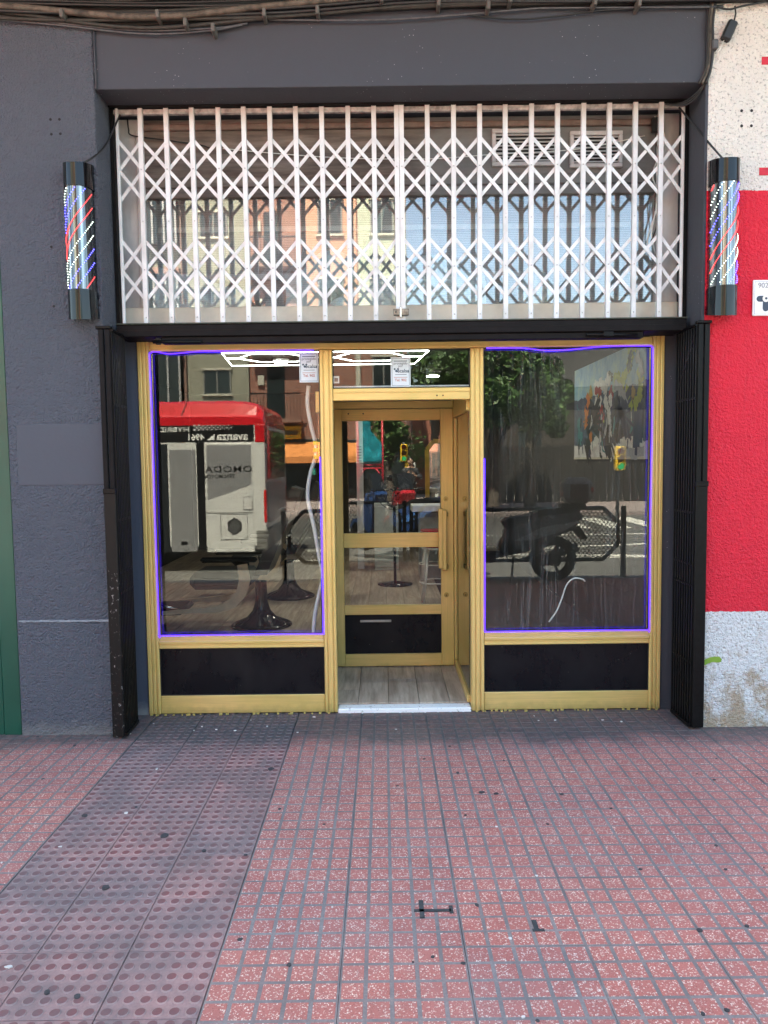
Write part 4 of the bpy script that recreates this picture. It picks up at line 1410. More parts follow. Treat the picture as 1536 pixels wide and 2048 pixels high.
def canvas():
    g = N('painted canvas background')
    v = g.pos((1, 2.0, 2.0))
    n1 = g.noise(v, 2.2, 5, .65)
    sep = g.n('SeparateXYZ'); g.l(g.pos(), sep.inputs[0])
    skyc = g.ramp(n1, [(.30, (.10, .24, .48)), (.5, (.26, .47, .64)), (.7, (.50, .68, .56))])
    low = g.ramp(n1, [(.30, (.02, .03, .06)), (.5, (.06, .08, .14)), (.72, (.12, .20, .24))])
    grd = g.ramp(g.noise(v, 5, 4), [(.3, (.55, .53, .55)), (.7, (.85, .83, .83))])
    zz = g.math('ADD', sep.outputs['Z'], g.math('MULTIPLY', n1, .16))
    col = g.mix(g.ramp(zz, [(.0, 0), (.5, 0), (1, 1)]), low, skyc)
    col = g.mix(g.math('GREATER_THAN', zz, 2.24), low, skyc)
    col = g.mix(g.math('LESS_THAN', zz, 1.79), col, grd)
    g.set(color=col, rough=.45)
    return g.m


MB().box(px - .022, px, py0, py1, pz0, pz1, .003).build('canvas', canvas(), pt)
MB().box(px - .0235, px - .0221, py0, py1, pz0, pz0 + .018).build('canvas_edge', cream_m, pt)
cols = {'black': (.012, .012, .014), 'white': (.74, .74, .72), 'red': (.40, .03, .025), 'lime': (.42, .48, .04), 'orange': (.62, .19, .03), 'teal': (.05, .22, .24), 'grey': (.40, .41, .46), 'ochre': (.52, .34, .06), 'navy': (.02, .03, .10)}
pm = {k: plain('paint ' + k, c, .4, 0, .2, 40) for k, c in cols.items()}


def stroke(c, pts, w):
    # (u across from far to near end, v up), both 0..1
    P_ = [Vector((0, py1 + (py0 - py1) * u, pz0 + (pz1 - pz0) * v)) for u, v in pts]
    P_ = smooth_path(P_, 4)
    m = MB()
    lx = px - .0232 - random.uniform(0, .0022)
    for i in range(len(P_) - 1):
        a, b = P_[i], P_[i + 1]
        ww = w * 1.6 * (1 + .3 * math.sin(i * 1.7))
        m.bar((lx, a.y, a.z), (lx, b.y, b.z), ww, .0012, (1, 0, 0))
    m.build('paint_stroke', pm[c], pt)


R_ = random.Random(11)
for c, pts, w in (('black', [(.30, .62), (.27, .45), (.30, .28), (.26, .12), (.22, .05)], .14), ('black', [(.36, .55), (.40, .40), (.38, .25)], .16), ('black', [(.60, .55), (.62, .35), (.60, .18), (.55, .10)], .20), ('black', [(.50, .12), (.55, .22), (.60, .30)], .16),
                  ('navy', [(.75, .55), (.78, .40), (.74, .30)], .24), ('navy', [(.88, .30), (.98, .28)], .22), ('black', [(.70, .30), (.72, .18)], .14),
                  ('orange', [(.26, .68), (.23, .55), (.21, .42), (.22, .34)], .075), ('ochre', [(.31, .72), (.27, .66), (.26, .56)], .07), ('orange', [(.29, .28), (.31, .18)], .05),
                  ('white', [(.34, .72), (.42, .74), (.50, .72), (.54, .66)], .07), ('white', [(.36, .60), (.42, .55), (.46, .62)], .05), ('white', [(.50, .60), (.56, .48), (.58, .34)], .05), ('white', [(.58, .62), (.60, .50)], .05),
                  ('red', [(.36, .70), (.42, .69), (.46, .66)], .04), ('red', [(.58, .68), (.60, .62), (.61, .54)], .055), ('red', [(.45, .52), (.48, .44), (.49, .38)], .05), ('red', [(.38, .50), (.42, .45)], .03),
                  ('white', [(.53, .80), (.56, .76), (.58, .72)], .06), ('black', [(.55, .82), (.60, .80), (.60, .74)], .03),
                  ('grey', [(.55, .40), (.53, .30), (.50, .20)], .03), ('grey', [(.47, .45), (.45, .30), (.43, .16)], .02), ('grey', [(.60, .38), (.58, .26), (.58, .16)], .02),
                  ('grey', [(.64, .70), (.70, .66), (.78, .56)], .05), ('lime', [(.63, .74), (.68, .77), (.72, .70), (.76, .64)], .05), ('lime', [(.72, .68), (.80, .80), (.86, .92)], .06), ('lime', [(.78, .64), (.83, .52), (.86, .44)], .05), ('lime', [(.88, .46), (.93, .52), (.96, .64), (.92, .78)], .06),
                  ('lime', [(.80, .96), (.86, .98), (.90, .94)], .04), ('black', [(.82, .93), (.84, .86), (.80, .80)], .06), ('grey', [(.90, .90), (.94, .82), (.97, .70)], .05), ('ochre', [(.88, .62), (.86, .54)], .05),
                  ('white', [(.72, .14), (.85, .15), (.98, .14)], .05), ('grey', [(.68, .08), (.85, .06), (.99, .07)], .06), ('white', [(.30, .10), (.36, .17), (.46, .21)], .05), ('teal', [(.08, .45), (.10, .30), (.09, .16)], .06), ('teal', [(.14, .30), (.13, .16)], .05)):
    stroke(c, pts, w)
for k in range(46):
    c = R_.choice(('white', 'black', 'grey', 'teal', 'ochre', 'lime', 'red', 'navy'))
    u, v = R_.uniform(.05, .97), R_.uniform(.10, .70)
    stroke(c, [(u, v), (u + R_.uniform(-.02, .02), v - R_.uniform(.02, .09)), (u + R_.uniform(-.04, .04), v - R_.uniform(.06, .16))], R_.uniform(.006, .022))

# pedestal fan, stools, counter, cabinet, poster post behind the door
fan = thing('pedestal_fan', (.13, 5.0, .036), 'black pedestal fan standing behind the shop door', 'fan')
MB().lathe([(.22, .036), (.22, .048), (.10, .062), (.03, .08)], (.13, 5.0, 0), 24).build('base', M_['black_gloss'], fan)
MB().tube([(.13, 5.0, .07), (.13, 5.0, 1.12)], .018, 10).build('pole', M_['black_steel'], fan)
MB().tube([(.13, 5.0, .50), (.13, 5.0, .60)], .026, 10).build('clamp', plain('teal clamp', (.03, .22, .20), .4), fan)
MB().lathe([(.06, -.02), (.07, .10), (.03, .16)], (.13, 5.0, 1.20), 16, 'y').build('motor', M_['black_gloss'], fan)
cg = MB()
for k in range(18):
    a = 2 * math.pi * k / 18
    cg.tube([(.13 + .04 * math.cos(a), 4.90, 1.20 + .04 * math.sin(a)), (.13 + .22 * math.cos(a), 4.93, 1.20 + .22 * math.sin(a))], .0025, 4)
for r in (.10, .16, .22):
    cg.tube([(.13 + r * math.cos(2 * math.pi * k / 24), 4.92, 1.20 + r * math.sin(2 * math.pi * k / 24)) for k in range(25)], .004, 5, cap=False)
cg.build('cage', M_['black_steel'], fan)
for k in range(3):
    a = 2 * math.pi * k / 3 + .4
    MB().prism([(.13, 1.20), (.13 + .19 * math.cos(a - .3), 1.20 + .19 * math.sin(a - .3)), (.13 + .20 * math.cos(a), 1.20 + .20 * math.sin(a)), (.13 + .17 * math.cos(a + .35), 1.20 + .17 * math.sin(a + .35))], 'y', 4.945, 4.950).build('blade', M_['cable_grey'], fan)
for sx, sy, lab in ((.62, 5.1, 'white bar stool with red seat, the farther one behind the door'), (.56, 3.7, 'white bar stool with red seat, nearer the door')):
    s = thing('bar_stool', (sx, sy, .036), lab, 'stool', 'white and red stools')
    MB().lathe([(.15, .66), (.165, .68), (.16, .71)], (sx, sy, 0), 18).build('seat', plain('red seat vinyl', (.42, .015, .03), .4), s)
    MB().lathe([(.168, .64), (.168, .66)], (sx, sy, 0), 18).build('seat_ring', M_['white_paint'], s)
    for k in range(4):
        a = rad(45 + 90 * k)
        MB().tube([(sx + .12 * math.cos(a), sy + .12 * math.sin(a), .65), (sx + .22 * math.cos(a), sy + .22 * math.sin(a), .037)], .011, 8).build('leg', M_['white_paint'], s)
    MB().tube([(sx + .185 * math.cos(2 * math.pi * k / 20), sy + .185 * math.sin(2 * math.pi * k / 20), .28) for k in range(21)], .007, 6, cap=False).build('foot_ring', M_['white_paint'], s)
ct = thing('counter', (.75, 5.6, .036), 'white counter behind the stools at the shop door', 'counter')
MB().box(.36, 1.10, 5.35, 5.85, .92, 1.00, .006).build('top', M_['white_paint'], ct)
MB().box(.46, 1.05, 5.45, 5.80, .037, .919, .004).build('cabinet', plain('grey counter side', (.30, .31, .32), .5), ct)
cb = thing('cabinet', (.02, 6.3, .036), 'pale grey cabinet behind the pedestal fan', 'cabinet')
MB().box(-.14, .20, 6.2, 6.5, .037, .98, .006).build('carcass', plain('pale cabinet', (.45, .48, .48), .5), cb)
MB().box(-.13, .19, 6.185, 6.20, .08, .94, .004).build('cabinet_door', plain('pale cabinet door', (.42, .46, .46), .4), cb)
pp = thing('poster_post', (-.335, 6.4, .036), 'tall pale grey post with a poster inside the shop', 'post')
MB().box(-.385, -.290, 6.36, 6.44, .037, 2.2, .004).build('post', plain('pale grey post', (.46, .47, .50), .5), pp)
MB().box(-.388, -.287, 6.352, 6.359, 1.55, 2.15).build('poster', M_['white_paint'], pp)
for k in range(6):
    MB().box(-.37, -.31, 6.349, 6.352, 1.58 + k * .04, 1.59 + k * .04).build('print_line', M_['cable_grey'], pp)
# white hose with yellow fittings by the left window, white cord on the floor
hs = thing('hanging_hose', (-.44, .44, .30), 'white hose with yellow fittings hanging inside the left window', 'hose')
MB().tube(smooth_path([(-.465, .43, 2.07), (-.475, .44, 1.95), (-.455, .44, 1.82), (-.425, .44, 1.66), (-.47, .45, 1.50), (-.485, .45, 1.36), (-.45, .45, 1.18), (-.425, .45, 1.02), (-.40, .45, .86), (-.425, .45, .74), (-.455, .45, .60), (-.465, .45, .42), (-.455, .45, .05)], 6), .013, 9).build('hose', M_['cable_white'], hs)
for zc in (1.71, 1.665, 1.62):
    MB().lathe([(.026, -.012), (.026, .012)], (-.418, .44, zc), 12).build('fitting', plain('yellow fitting', (.70, .52, .03), .4), hs)
MB().lathe([(.012, -.02), (.012, .02)], (-.440, .44, 1.53), 10).build('valve', plain('green valve', (.02, .28, .16), .4), hs)
MB().box(-.425, -.395, .44, .47, 1.20, 1.34, .006).build('hose_clamp', M_['cable_grey'], hs)
dim_sheet = thing('floor_shade', (1.25, 4.0, .036), 'dark carpet added to dim the floor along the right wall inside the shop', 'shade sheet')  # dark sheet added over the planks to imitate the dim floor
MB().box(.64, 1.9495, .47, 8.2, .0345, .042, .003).build('shade_base', plain('dark carpet', (.010, .010, .011), .8, 0, .3, 8), dim_sheet)
MB().box(.70, 1.87, .53, 8.1, .0422, .0445, .001).build('shade_field', plain('dark ribbed carpet', (.014, .014, .016), .75, 0, .3, 8), dim_sheet)
cord = smooth_path([(1.292, .47, .80), (1.27, .455, .817), (1.217, .45, .823), (1.17, .45, .783), (1.137, .45, .69), (1.105, .45, .612), (1.056, .45, .541)], 6)
MB().tube(cord, .005, 8).build('white_cord', M_['cable_white'], None, label='white cord curving inside the lower right window', cat='cord')

# ------------------------------------------------------------------ the street opposite (seen in the glass)
# --- city bus standing along the kerb, its flank towards the shop
BY = -6.60
bus = thing('city_bus', (-6.8, BY - 1.25, -.12), 'red and white hybrid city bus at the kerb, mirrored in the left window', 'bus')
b_white = plain('white bus paint', (.66, .66, .64), .25, 0, .04, 2, coat=.5)
b_red = plain('red bus paint', (.60, .012, .022), .25, 0, .06, 2, coat=.5)
b_grey = plain('silver grey bus film', (.30, .30, .31), .3, .2, .05, 2)
b_black = plain('black bus trim', (.012, .012, .013), .3, 0, .2, 3)
b_glass = plain('dark bus glass', (.020, .024, .027), .05, 0, .2, 1, coat=.8)
bx0, bx1 = -12.6, -1.84
sec = [(BY, .28), (BY, 2.16), (BY - 2.45, 2.16), (BY - 2.45, .28)]
MB().prism(sec, 'x', bx0, bx1).build('body', b_white, bus)
# roof fairing: rounded shoulders, rounded end
rf = MB()
prof = [(BY + .004, 2.161), (BY - .002, 2.29), (BY - .035, 2.33), (BY - .10, 2.50), (BY - .22, 2.545), (BY - 2.23, 2.545), (BY - 2.35, 2.50), (BY - 2.448, 2.29), (BY - 2.454, 2.161)]
n = len(prof)
xs_ = [bx0, bx1 - .62, bx1 - .30, bx1 - .12, bx1 - .02, bx1 + .012]
sc = [1, 1, .97, .86, .60, .15]
v = []
for x, s in zip(xs_, sc):
    for (py, pz) in prof:
        yc = BY - 1.225
        v.append((x, yc + (py - yc) * (1 if s > .8 else .97 + .03 * s), 2.161 + (pz - 2.161) * s))
f = [(i * n + j, i * n + j + 1, (i + 1) * n + j + 1, (i + 1) * n + j) for i in range(len(xs_) - 1) for j in range(n - 1)]
f += [tuple(range(n)), tuple((len(xs_) - 1) * n + j for j in range(n))]
rf.add(v, f)
roof = rf.build('roof_fairing', b_red, bus)
MB().bar((-3.05, BY - .10, 2.515), (-3.13, BY - .006, 2.27), .012, .01, (0, 1, .6)).build('seam', b_black, roof)
MB().box(bx0 + .02, -2.00, BY - .02, BY + .006, 1.905, 2.158, .004).build('header_band', b_black, bus)
MB().box(-1.985, bx1 + .004, BY - .30, BY + .007, 1.89, 2.160, .01).build('red_corner', b_red, bus)
white_l = plain('white vinyl letters', (.80, .80, .78), .5)
lettering('HYBRID', .105, (-3.235, BY + .009, 2.095), white_l, bus, '+y', name='bus_lettering', xscale=1.35, bold=.001)
lettering('4961', .135, (-2.90, BY + .009, 1.975), white_l, bus, '+y', name='bus_lettering', bold=.003)
lettering('avanza', .185, (-2.33, BY + .009, 1.985), white_l, bus, '+y', name='bus_lettering', bold=.004)
dm = MB()
for i in range(9):
    for j in range(3):
        dm.lathe([(.017 - .0009 * i, BY + .006), (.017 - .0009 * i, BY + .009)], (-2.91 + i * .066 + (.033 if j == 1 else 0), 0, 2.160 - .006 - j * .030 + .0), 8, 'y')
dm.build('dot_pattern', white_l, bus)
MB().prism([(-2.72, 1.93), (-2.60, 2.03), (-2.61, 1.93)], 'y', BY + .004, BY + .009).build('bus_emblem', white_l, bus)
MB().box(-3.32, -2.91, BY - .02, BY + .012, .19, 1.80, .03).build('side_panel', b_grey, bus)
MB().box(-3.46, -3.34, BY - .02, BY + .006, .19, 1.88, .01).build('door_glass', b_glass, bus)
MB().box(-2.895, -2.775, BY - .02, BY + .005, .19, 1.90).build('panel_gap', b_black, bus)
MB().box(-2.765, -2.02, BY - .02, BY + .010, .18, 1.885, .03).build('side_panel', b_white, bus)
MB().prism([(-2.735, 1.00), (-2.05, 1.24), (-2.05, 1.85), (-2.735, 1.85)], 'y', BY + .008, BY + .0125).build('advert_film', b_grey, bus)
lettering('OMODA', .135, (-2.40, BY + .0135, 1.475), b_black, bus, '+y', name='advert_lettering', xscale=1.35, bold=.001, spacing=1.1)
lettering('ZEN MOTOR', .085, (-2.55, BY + .0135, 1.365), b_black, bus, '+y', name='advert_lettering', bold=.001)
MB().box(-2.175, -2.055, BY + .008, BY + .014, .85, 1.04, .004).build('flap', b_white, bus)
for x0, x1, z0, z1 in ((-2.185, -2.18, .845, 1.045), (-2.05, -2.045, .845, 1.045), (-2.185, -2.045, .84, .845), (-2.185, -2.045, 1.045, 1.05), (-2.76, -2.03, .798, .804), (-2.54, -2.13, .775, .781), (-2.54, -2.13, .380, .386), (-2.546, -2.54, .38, .781), (-2.13, -2.124, .38, .781)):
    MB().box(x0, x1, BY + .008, BY + .0135, z0, z1).build('seam', b_black, bus)
hexp = [(-2.33 + .125 * math.cos(rad(60 * k + 90)), .59 + .135 * math.sin(rad(60 * k + 90))) for k in range(6)]
vt = MB().prism(hexp, 'y', BY + .008, BY + .012).build('engine_vent', b_black, bus)
for k in range(7):
    zc = .49 + k * .032
    hw = .10 - abs(k - 3) * .018
    MB().bar((-2.33 - hw, BY + .014, zc - .03), (-2.33 + hw, BY + .014, zc + .03), .010, .006).build('vent_slat', b_grey, vt)
MB().box(-3.17, -3.07, BY + .008, BY + .016, .31, .36, .01).build('handle_recess', b_black, bus)
MB().box(-1.865, -1.825, BY - .06, BY + .008, .64, 1.15, .008).build('tail_light', plain('red tail light', (.62, .01, .01), .15), bus)
MB().box(-2.01, bx1 + .03, BY - 2.44, BY + .010, .20, .545, .03).build('bumper', plain('grey bumper', (.17, .165, .155), .5), bus)
# rear end
MB().box(bx1 - .01, bx1 + .012, BY - 2.30, BY - .20, 1.30, 2.10, .01).build('rear_window', b_glass, bus)
MB().box(bx1 - .01, bx1 + .014, BY - 2.28, BY - .22, .62, 1.26, .01).build('rear_panel', b_grey, bus)
MB().box(bx1 - .01, bx1 + .012, BY - 2.42, BY - 2.32, .64, 1.15, .008).build('tail_light', plain('red far tail light', (.5, .01, .01), .15), bus)
x = -3.52
for w, nm in ((1.25, 'd'), (1.5, 'w'), (1.5, 'w'), (1.25, 'd'), (1.5, 'w'), (1.6, 'w')):
    MB().box(x - w + .05, x - .03, BY - .02, BY + .006, .40 if nm == 'd' else 1.0, 1.88, .02).build('door_glass' if nm == 'd' else 'side_window', b_glass, bus)
    x -= w
for wx in (-4.9, -10.6):
    for wy in (BY - .17, BY - 2.28):
        w = MB().lathe([(.30, -.14), (.47, -.12), (.48, 0), (.47, .12), (.30, .14)], (wx, wy, .36), 26, 'y').build('wheel', plain('bus tyre', (.018, .018, .018), .8), bus)
        MB().lathe([(.28, -.145), (.10, -.155), (.08, .155), (.28, .145)], (wx, wy, .36), 20, 'y').build('rim', b_grey, w)
MB().box(bx0 + .05, bx1 - .1, BY - 2.40, BY - .05, .12, .28).build('chassis', b_black, bus)

# --- black mesh guard rails on the kerb
def guard_rail(x0, x1, label):
    y = -4.905
    t = thing('guard_rail', ((x0 + x1) / 2, y, 0), label, 'guard rail', 'black kerbside guard rails')
    bl = plain('black guard rail paint', (.010, .010, .011), .4)
    z0, z1, c = .235, .925, .20
    pts = [(x0 + c, z0), (x1 - c, z0), (x1, z0 + c), (x1, z1 - c), (x1 - c, z1), (x0 + c, z1), (x0, z1 - c), (x0, z0 + c)]
    for i in range(8):
        a, b = pts[i], pts[(i + 1) % 8]
        MB().tube([(a[0], y, a[1]), (b[0], y, b[1])], .027, 8).build('frame_tube', bl, t)
    for px_ in (x0 - .07, x1 + .07):
        MB().box(px_ - .03, px_ + .03, y - .03, y + .03, 0.0, .95, .006).build('post', bl, t)
        s = 1 if px_ < x0 else -1
        for zc in (z0 + c + .03, z1 - c - .03):
            MB().box(min(px_ + s * .03, px_ + s * .075), max(px_ + s * .03, px_ + s * .075), y - .012, y + .012, zc - .015, zc + .015).build('bracket', bl, t)
    m = MB()

    def clip(xa, za, dx, dz):
        # march along a diagonal and keep the stretch inside the octagon
        st = None
        L = 0
        ins = lambda X, Z: x0 < X < x1 and z0 < Z < z1 and (X - x0) + (Z - z0) > c and (x1 - X) + (Z - z0) > c and (X - x0) + (z1 - Z) > c and (x1 - X) + (z1 - Z) > c
        step = .02
        k = 0
        X, Z = xa, za
        last = None
        while k < 90:
            X, Z = xa + dx * step * k, za + dz * step * k
            if ins(X, Z):
                if st is None: st = (X, Z)
                last = (X, Z)
            elif st is not None:
                break
            k += 1
        if st and last and st != last:
            m.bar((st[0], y, st[1]), (last[0], y, last[1]), .010, .008)
    xx = x0 - .9
    while xx < x1 + .9:
        clip(xx, z0 - .02, .62, .785)
        clip(xx, z0 - .02, -.62, .785)
        xx += .055
    m.build('wire_mesh', bl, t)


guard_rail(-1.27, .25, 'black mesh guard rail on the kerb, mirrored between left window and door')
guard_rail(.50, 3.12, 'long black mesh guard rail on the kerb, mirrored in the right window')

# --- scooters
def scooter(px, py, rz, body_c, box_c, label, group='parked scooters'):
    t = thing('scooter', (px, py, 0), label, 'scooter', group)
    bd = plain('scooter paint', body_c, .22, 0, .1, 3, coat=.6)
    dk = plain('scooter black plastic', (.010, .010, .011), .4)
    ty = plain('scooter tyre', (.012, .012, .012), .85)
    mt = plain('scooter metal', (.10, .10, .105), .35, .6)

    def B(m, name, mat, parent=t):          # built round the scooter's own origin (rear axle at +x)
        return link(name, m.mesh(name, mat), parent)
    for wx, nm in ((.62, 'rear_wheel'), (-.70, 'front_wheel')):
        tor = MB()
        R_, r_ = .235, .062
        k1, k2 = 26, 10
        v = [((R_ + r_ * math.cos(2 * math.pi * j / k2)) * math.cos(2 * math.pi * i / k1) + wx, r_ * math.sin(2 * math.pi * j / k2), (R_ + r_ * math.cos(2 * math.pi * j / k2)) * math.sin(2 * math.pi * i / k1) + .298) for i in range(k1) for j in range(k2)]
        f = [(i * k2 + j, ((i + 1) % k1) * k2 + j, ((i + 1) % k1) * k2 + (j + 1) % k2, i * k2 + (j + 1) % k2) for i in range(k1) for j in range(k2)]
        tor.add(v, f, 0, True)
        w = B(tor, nm, ty)
        rim = MB()
        rim.lathe([(.05, -.05), (.05, .05)], (wx, 0, .298), 12, 'y')
        for k in range(5):
            a = 2 * math.pi * k / 5
            rim.bar((wx + .04 * math.cos(a), 0, .298 + .04 * math.sin(a)), (wx + .19 * math.cos(a), 0, .298 + .19 * math.sin(a)), .035, .03)
        B(rim, 'rim', mt, w)
    B(MB().prism([(.98, .86), (.90, .92), (.40, .84), (.02, .70), (-.02, .56), (.20, .40), (.45, .42), (.62, .60), (.85, .68)], 'y', -.15, .15), 'tail_body', bd)
    B(MB().prism([(.95, .80), (.45, .72), (.10, .55), (.30, .55), (.70, .66)], 'y', -.172, .172), 'side_fairing', plain('scooter side fairing', tuple(min(.55, c * 3.4) for c in body_c), .25, 0, .1, 3, coat=.5))
    st = MB().prism([(.95, .92), (.75, .975), (.42, .935), (.30, .87), (.02, .83), (-.06, .77), (.0, .70), (.45, .83), (.92, .905)], 'y', -.14, .14)
    B(st, 'seat', dk)
    B(MB().prism([(-.02, .56), (.20, .40), (-.42, .27), (-.50, .34), (-.40, .42), (-.10, .42)], 'y', -.17, .17), 'footboard', dk)
    B(MB().prism([(-.42, .30), (-.36, .70), (-.30, 1.00), (-.38, 1.10), (-.52, 1.02), (-.60, .72), (-.62, .52), (-.52, .40)], 'y', -.17, .17), 'front_shield', bd)
    B(MB().prism([(-.42, 1.06), (-.34, 1.08), (-.44, 1.36), (-.50, 1.34)], 'y', -.16, .16), 'windscreen', plain('smoked screen', (.02, .022, .025), .1))
    B(MB().prism([(-.98, .42), (-.88, .56), (-.66, .60), (-.52, .54), (-.60, .50), (-.72, .545), (-.86, .50), (-.93, .40)], 'y', -.085, .085), 'front_mudguard', bd)
    for s in (-1, 1):
        B(MB().tube([(-.46, s * .09, .92), (-.70, s * .09, .30)], .022, 8), 'fork_leg', mt)
        B(MB().tube([(-.36, s * .10, 1.06), (-.30, s * .30, 1.08), (-.27, s * .38, 1.06)], .016, 8), 'handlebar', dk)
        mr = B(MB().tube([(-.36, s * .20, 1.07), (-.40, s * .30, 1.24)], .008, 6), 'mirror_arm', dk)
        B(MB().ball((-.39, s * .34, 1.28), (.025, .075, .05), 0, 12, 8), 'mirror', mt if s < 0 else dk, mr)
    B(MB().lathe([(.075, -.02), (.055, .03)], (-.60, 0, .84), 16, 'x'), 'headlight', plain('clear lamp', (.6, .62, .62), .1))
    B(MB().box(.30, .70, .06, .15, .22, .40, .03), 'engine', dk)
    B(MB().tube([(.25, -.16, .26), (.55, -.19, .30), (.98, -.20, .42)], [.03, .055, .06], 10), 'exhaust', mt)
    B(MB().prism([(.86, .66), (.98, .54), (1.04, .56), (.95, .72)], 'y', -.07, .07), 'plate_holder', dk)
    B(MB().tube([(.10, .10, .36), (.05, .20, .02)], .014, 6), 'side_stand', dk)
    if box_c:
        bx = B(MB().box(.72, 1.10, -.20, .20, 1.02, 1.34, .075), 'top_box', plain('top box plastic', box_c, .3))
        B(MB().box(1.06, 1.108, -.16, .16, 1.16, 1.22, .01), 'reflector', plain('red reflector', (.5, .01, .01), .2), bx)
        B(MB().box(.70, 1.02, -.10, .10, .95, 1.018, .01), 'rack', dk)
    t.rotation_euler = (0, 0, rz)
    return t


scooter(1.56, -4.60, rad(2), (.13, .16, .17), (.12, .095, .10), 'black scooter with top box by the kerb, mirrored in the right window')
scooter(.20, -5.85, rad(38), (.02, .06, .20), None, 'blue scooter parked on the road behind the guard rail')
scooter(.62, -6.15, rad(52), (.50, .02, .03), (.55, .02, .04), 'red scooter with red top box parked on the road')

# --- traffic lights
def traffic_light(px, py, z0, label, ped):
    t = thing('traffic_light', (px, py, -.12), label, 'traffic light', 'traffic lights across the road')
    yl = plain('yellow signal housing', (.72, .46, .02), .4)
    MB().tube([(px, py, -.12), (px, py, z0 + .7)], .05, 10).build('pole', plain('dark signal pole', (.05, .05, .05), .5), t)
    MB().box(px - .13, px + .13, py + .06, py + .26, z0, z0 + .62, .03).build('housing', yl, t)
    for k, c in enumerate(('green', 'amber', 'red')):
        zc = z0 + .11 + .2 * k
        m = glow('lit green signal', (.05, 1.0, .35), .4) if c == 'green' else plain('unlit ' + c + ' signal', (.10, .05, .01) if c == 'amber' else (.12, .01, .01), .2)
        MB().lathe([(.085, 0), (.08, .012)], (px, py + .262, zc), 16, 'y').build('lens', m, t)
        MB().prism([(px + .10 * math.cos(a), zc + .10 * math.sin(a)) for a in [rad(20 + 140 * q / 8) for q in range(9)]] + [(px + .09 * math.cos(a), zc + .09 * math.sin(a)) for a in [rad(160 - 140 * q / 8) for q in range(9)]], 'y', py + .26, py + .40).build('visor', yl, t)
    if ped:
        MB().box(px + .17, px + .42, py + .06, py + .22, z0 - .55, z0 - .05, .03).build('pedestrian_housing', plain('grey signal housing', (.40, .41, .38), .5), t)
        MB().lathe([(.085, 0), (.08, .01)], (px + .295, py + .222, z0 - .43), 16, 'y').build('lens', glow('lit green man', (.05, 1.0, .45), .4), t)
        MB().lathe([(.085, 0), (.08, .01)], (px + .295, py + .222, z0 - .18), 16, 'y').build('lens', b_black, t)
        MB().bar((px, py + .14, z0 - .3), (px + .18, py + .14, z0 - .3), .04, .04).build('bracket', yl, t)
        MB().box(px + .02, px + .24, py + .05, py + .22, z0 - .36, z0 - .02, .03).build('side_housing', yl, t)


traffic_light(.74, -20.3, 1.52, 'yellow traffic light with pedestrian signal, mirrored in the shop door', True)
traffic_light(6.1, -14.5, 1.25, 'yellow traffic light mirrored under the painting in the right window', False)

# --- road works tower: red scaffold with a teal sheet
rw = thing('sheeted_scaffold', (-.3, -14, -.12), 'red scaffold draped with a teal sheet, mirrored in the shop door', 'scaffold')
rdm = plain('red scaffold tube', (.50, .02, .04), .4)
for px_, py_ in ((-.70, -14.3), (-.02, -14.3), (-.70, -13.7), (-.02, -13.7)):
    MB().tube([(px_, py_, -.12), (px_, py_, 2.9)], .028, 8).build('upright', rdm, rw)
for py_ in (-14.3, -13.7):
    for zc in (1.36, 1.46, 2.85):
        MB().tube([(-.70, py_, zc), (-.02, py_, zc)], .022, 8).build('ledger', rdm, rw)
    MB().tube([(-.70, py_, 1.1), (-.50, py_, 1.36)], .018, 6).build('brace', rdm, rw)
    MB().tube([(-.02, py_, 1.1), (-.22, py_, 1.36)], .018, 6).build('brace', rdm, rw)
tv_, tf_ = [], []
for j in range(21):
    for i in range(15):
        a, b = i / 14, j / 20
        wtop = .30 + .36 * (1 - b) ** 1.5 * 1.0
        z = 1.50 + 1.5 * b
        xw = (.62 if b < .35 else .62 - .30 * min(1, (b - .35) / .25))
        x_ = -.66 + xw * a
        tv_.append((x_, -13.66 + .05 * mnoise.noise(Vector((x_ * 6, z * 4, 2))), z))
for j in range(20):
    for i in range(14):
        q = j * 15 + i
        tf_.append((q, q + 1, q + 16, q + 15))
sh = MB().add(tv_, tf_, 0, True).build('sheet', plain('teal plastic sheet', (.01, .24, .30), .3, 0, .3, 5, coat=.5), rw)
sh.modifiers.new('thickness', 'SOLIDIFY').thickness = .006

# --- trees
def leaf_mats():
    out = []
    for k, (a, b) in enumerate((((.020, .055, .012), (.055, .125, .025)), ((.028, .075, .014), (.085, .165, .032)))):
        g = N('foliage %s' % ('dark' if k == 0 else 'fresh'))
        g.set(color=g.mix(g.noise(g.pos(), 2.2, 3), a, b), rough=.55)
        out.append(g.m)
    return out


LEAF = leaf_mats()
bark = plain('tree bark', (.085, .070, .058), .9, 0, .3, 20, .5, 40)


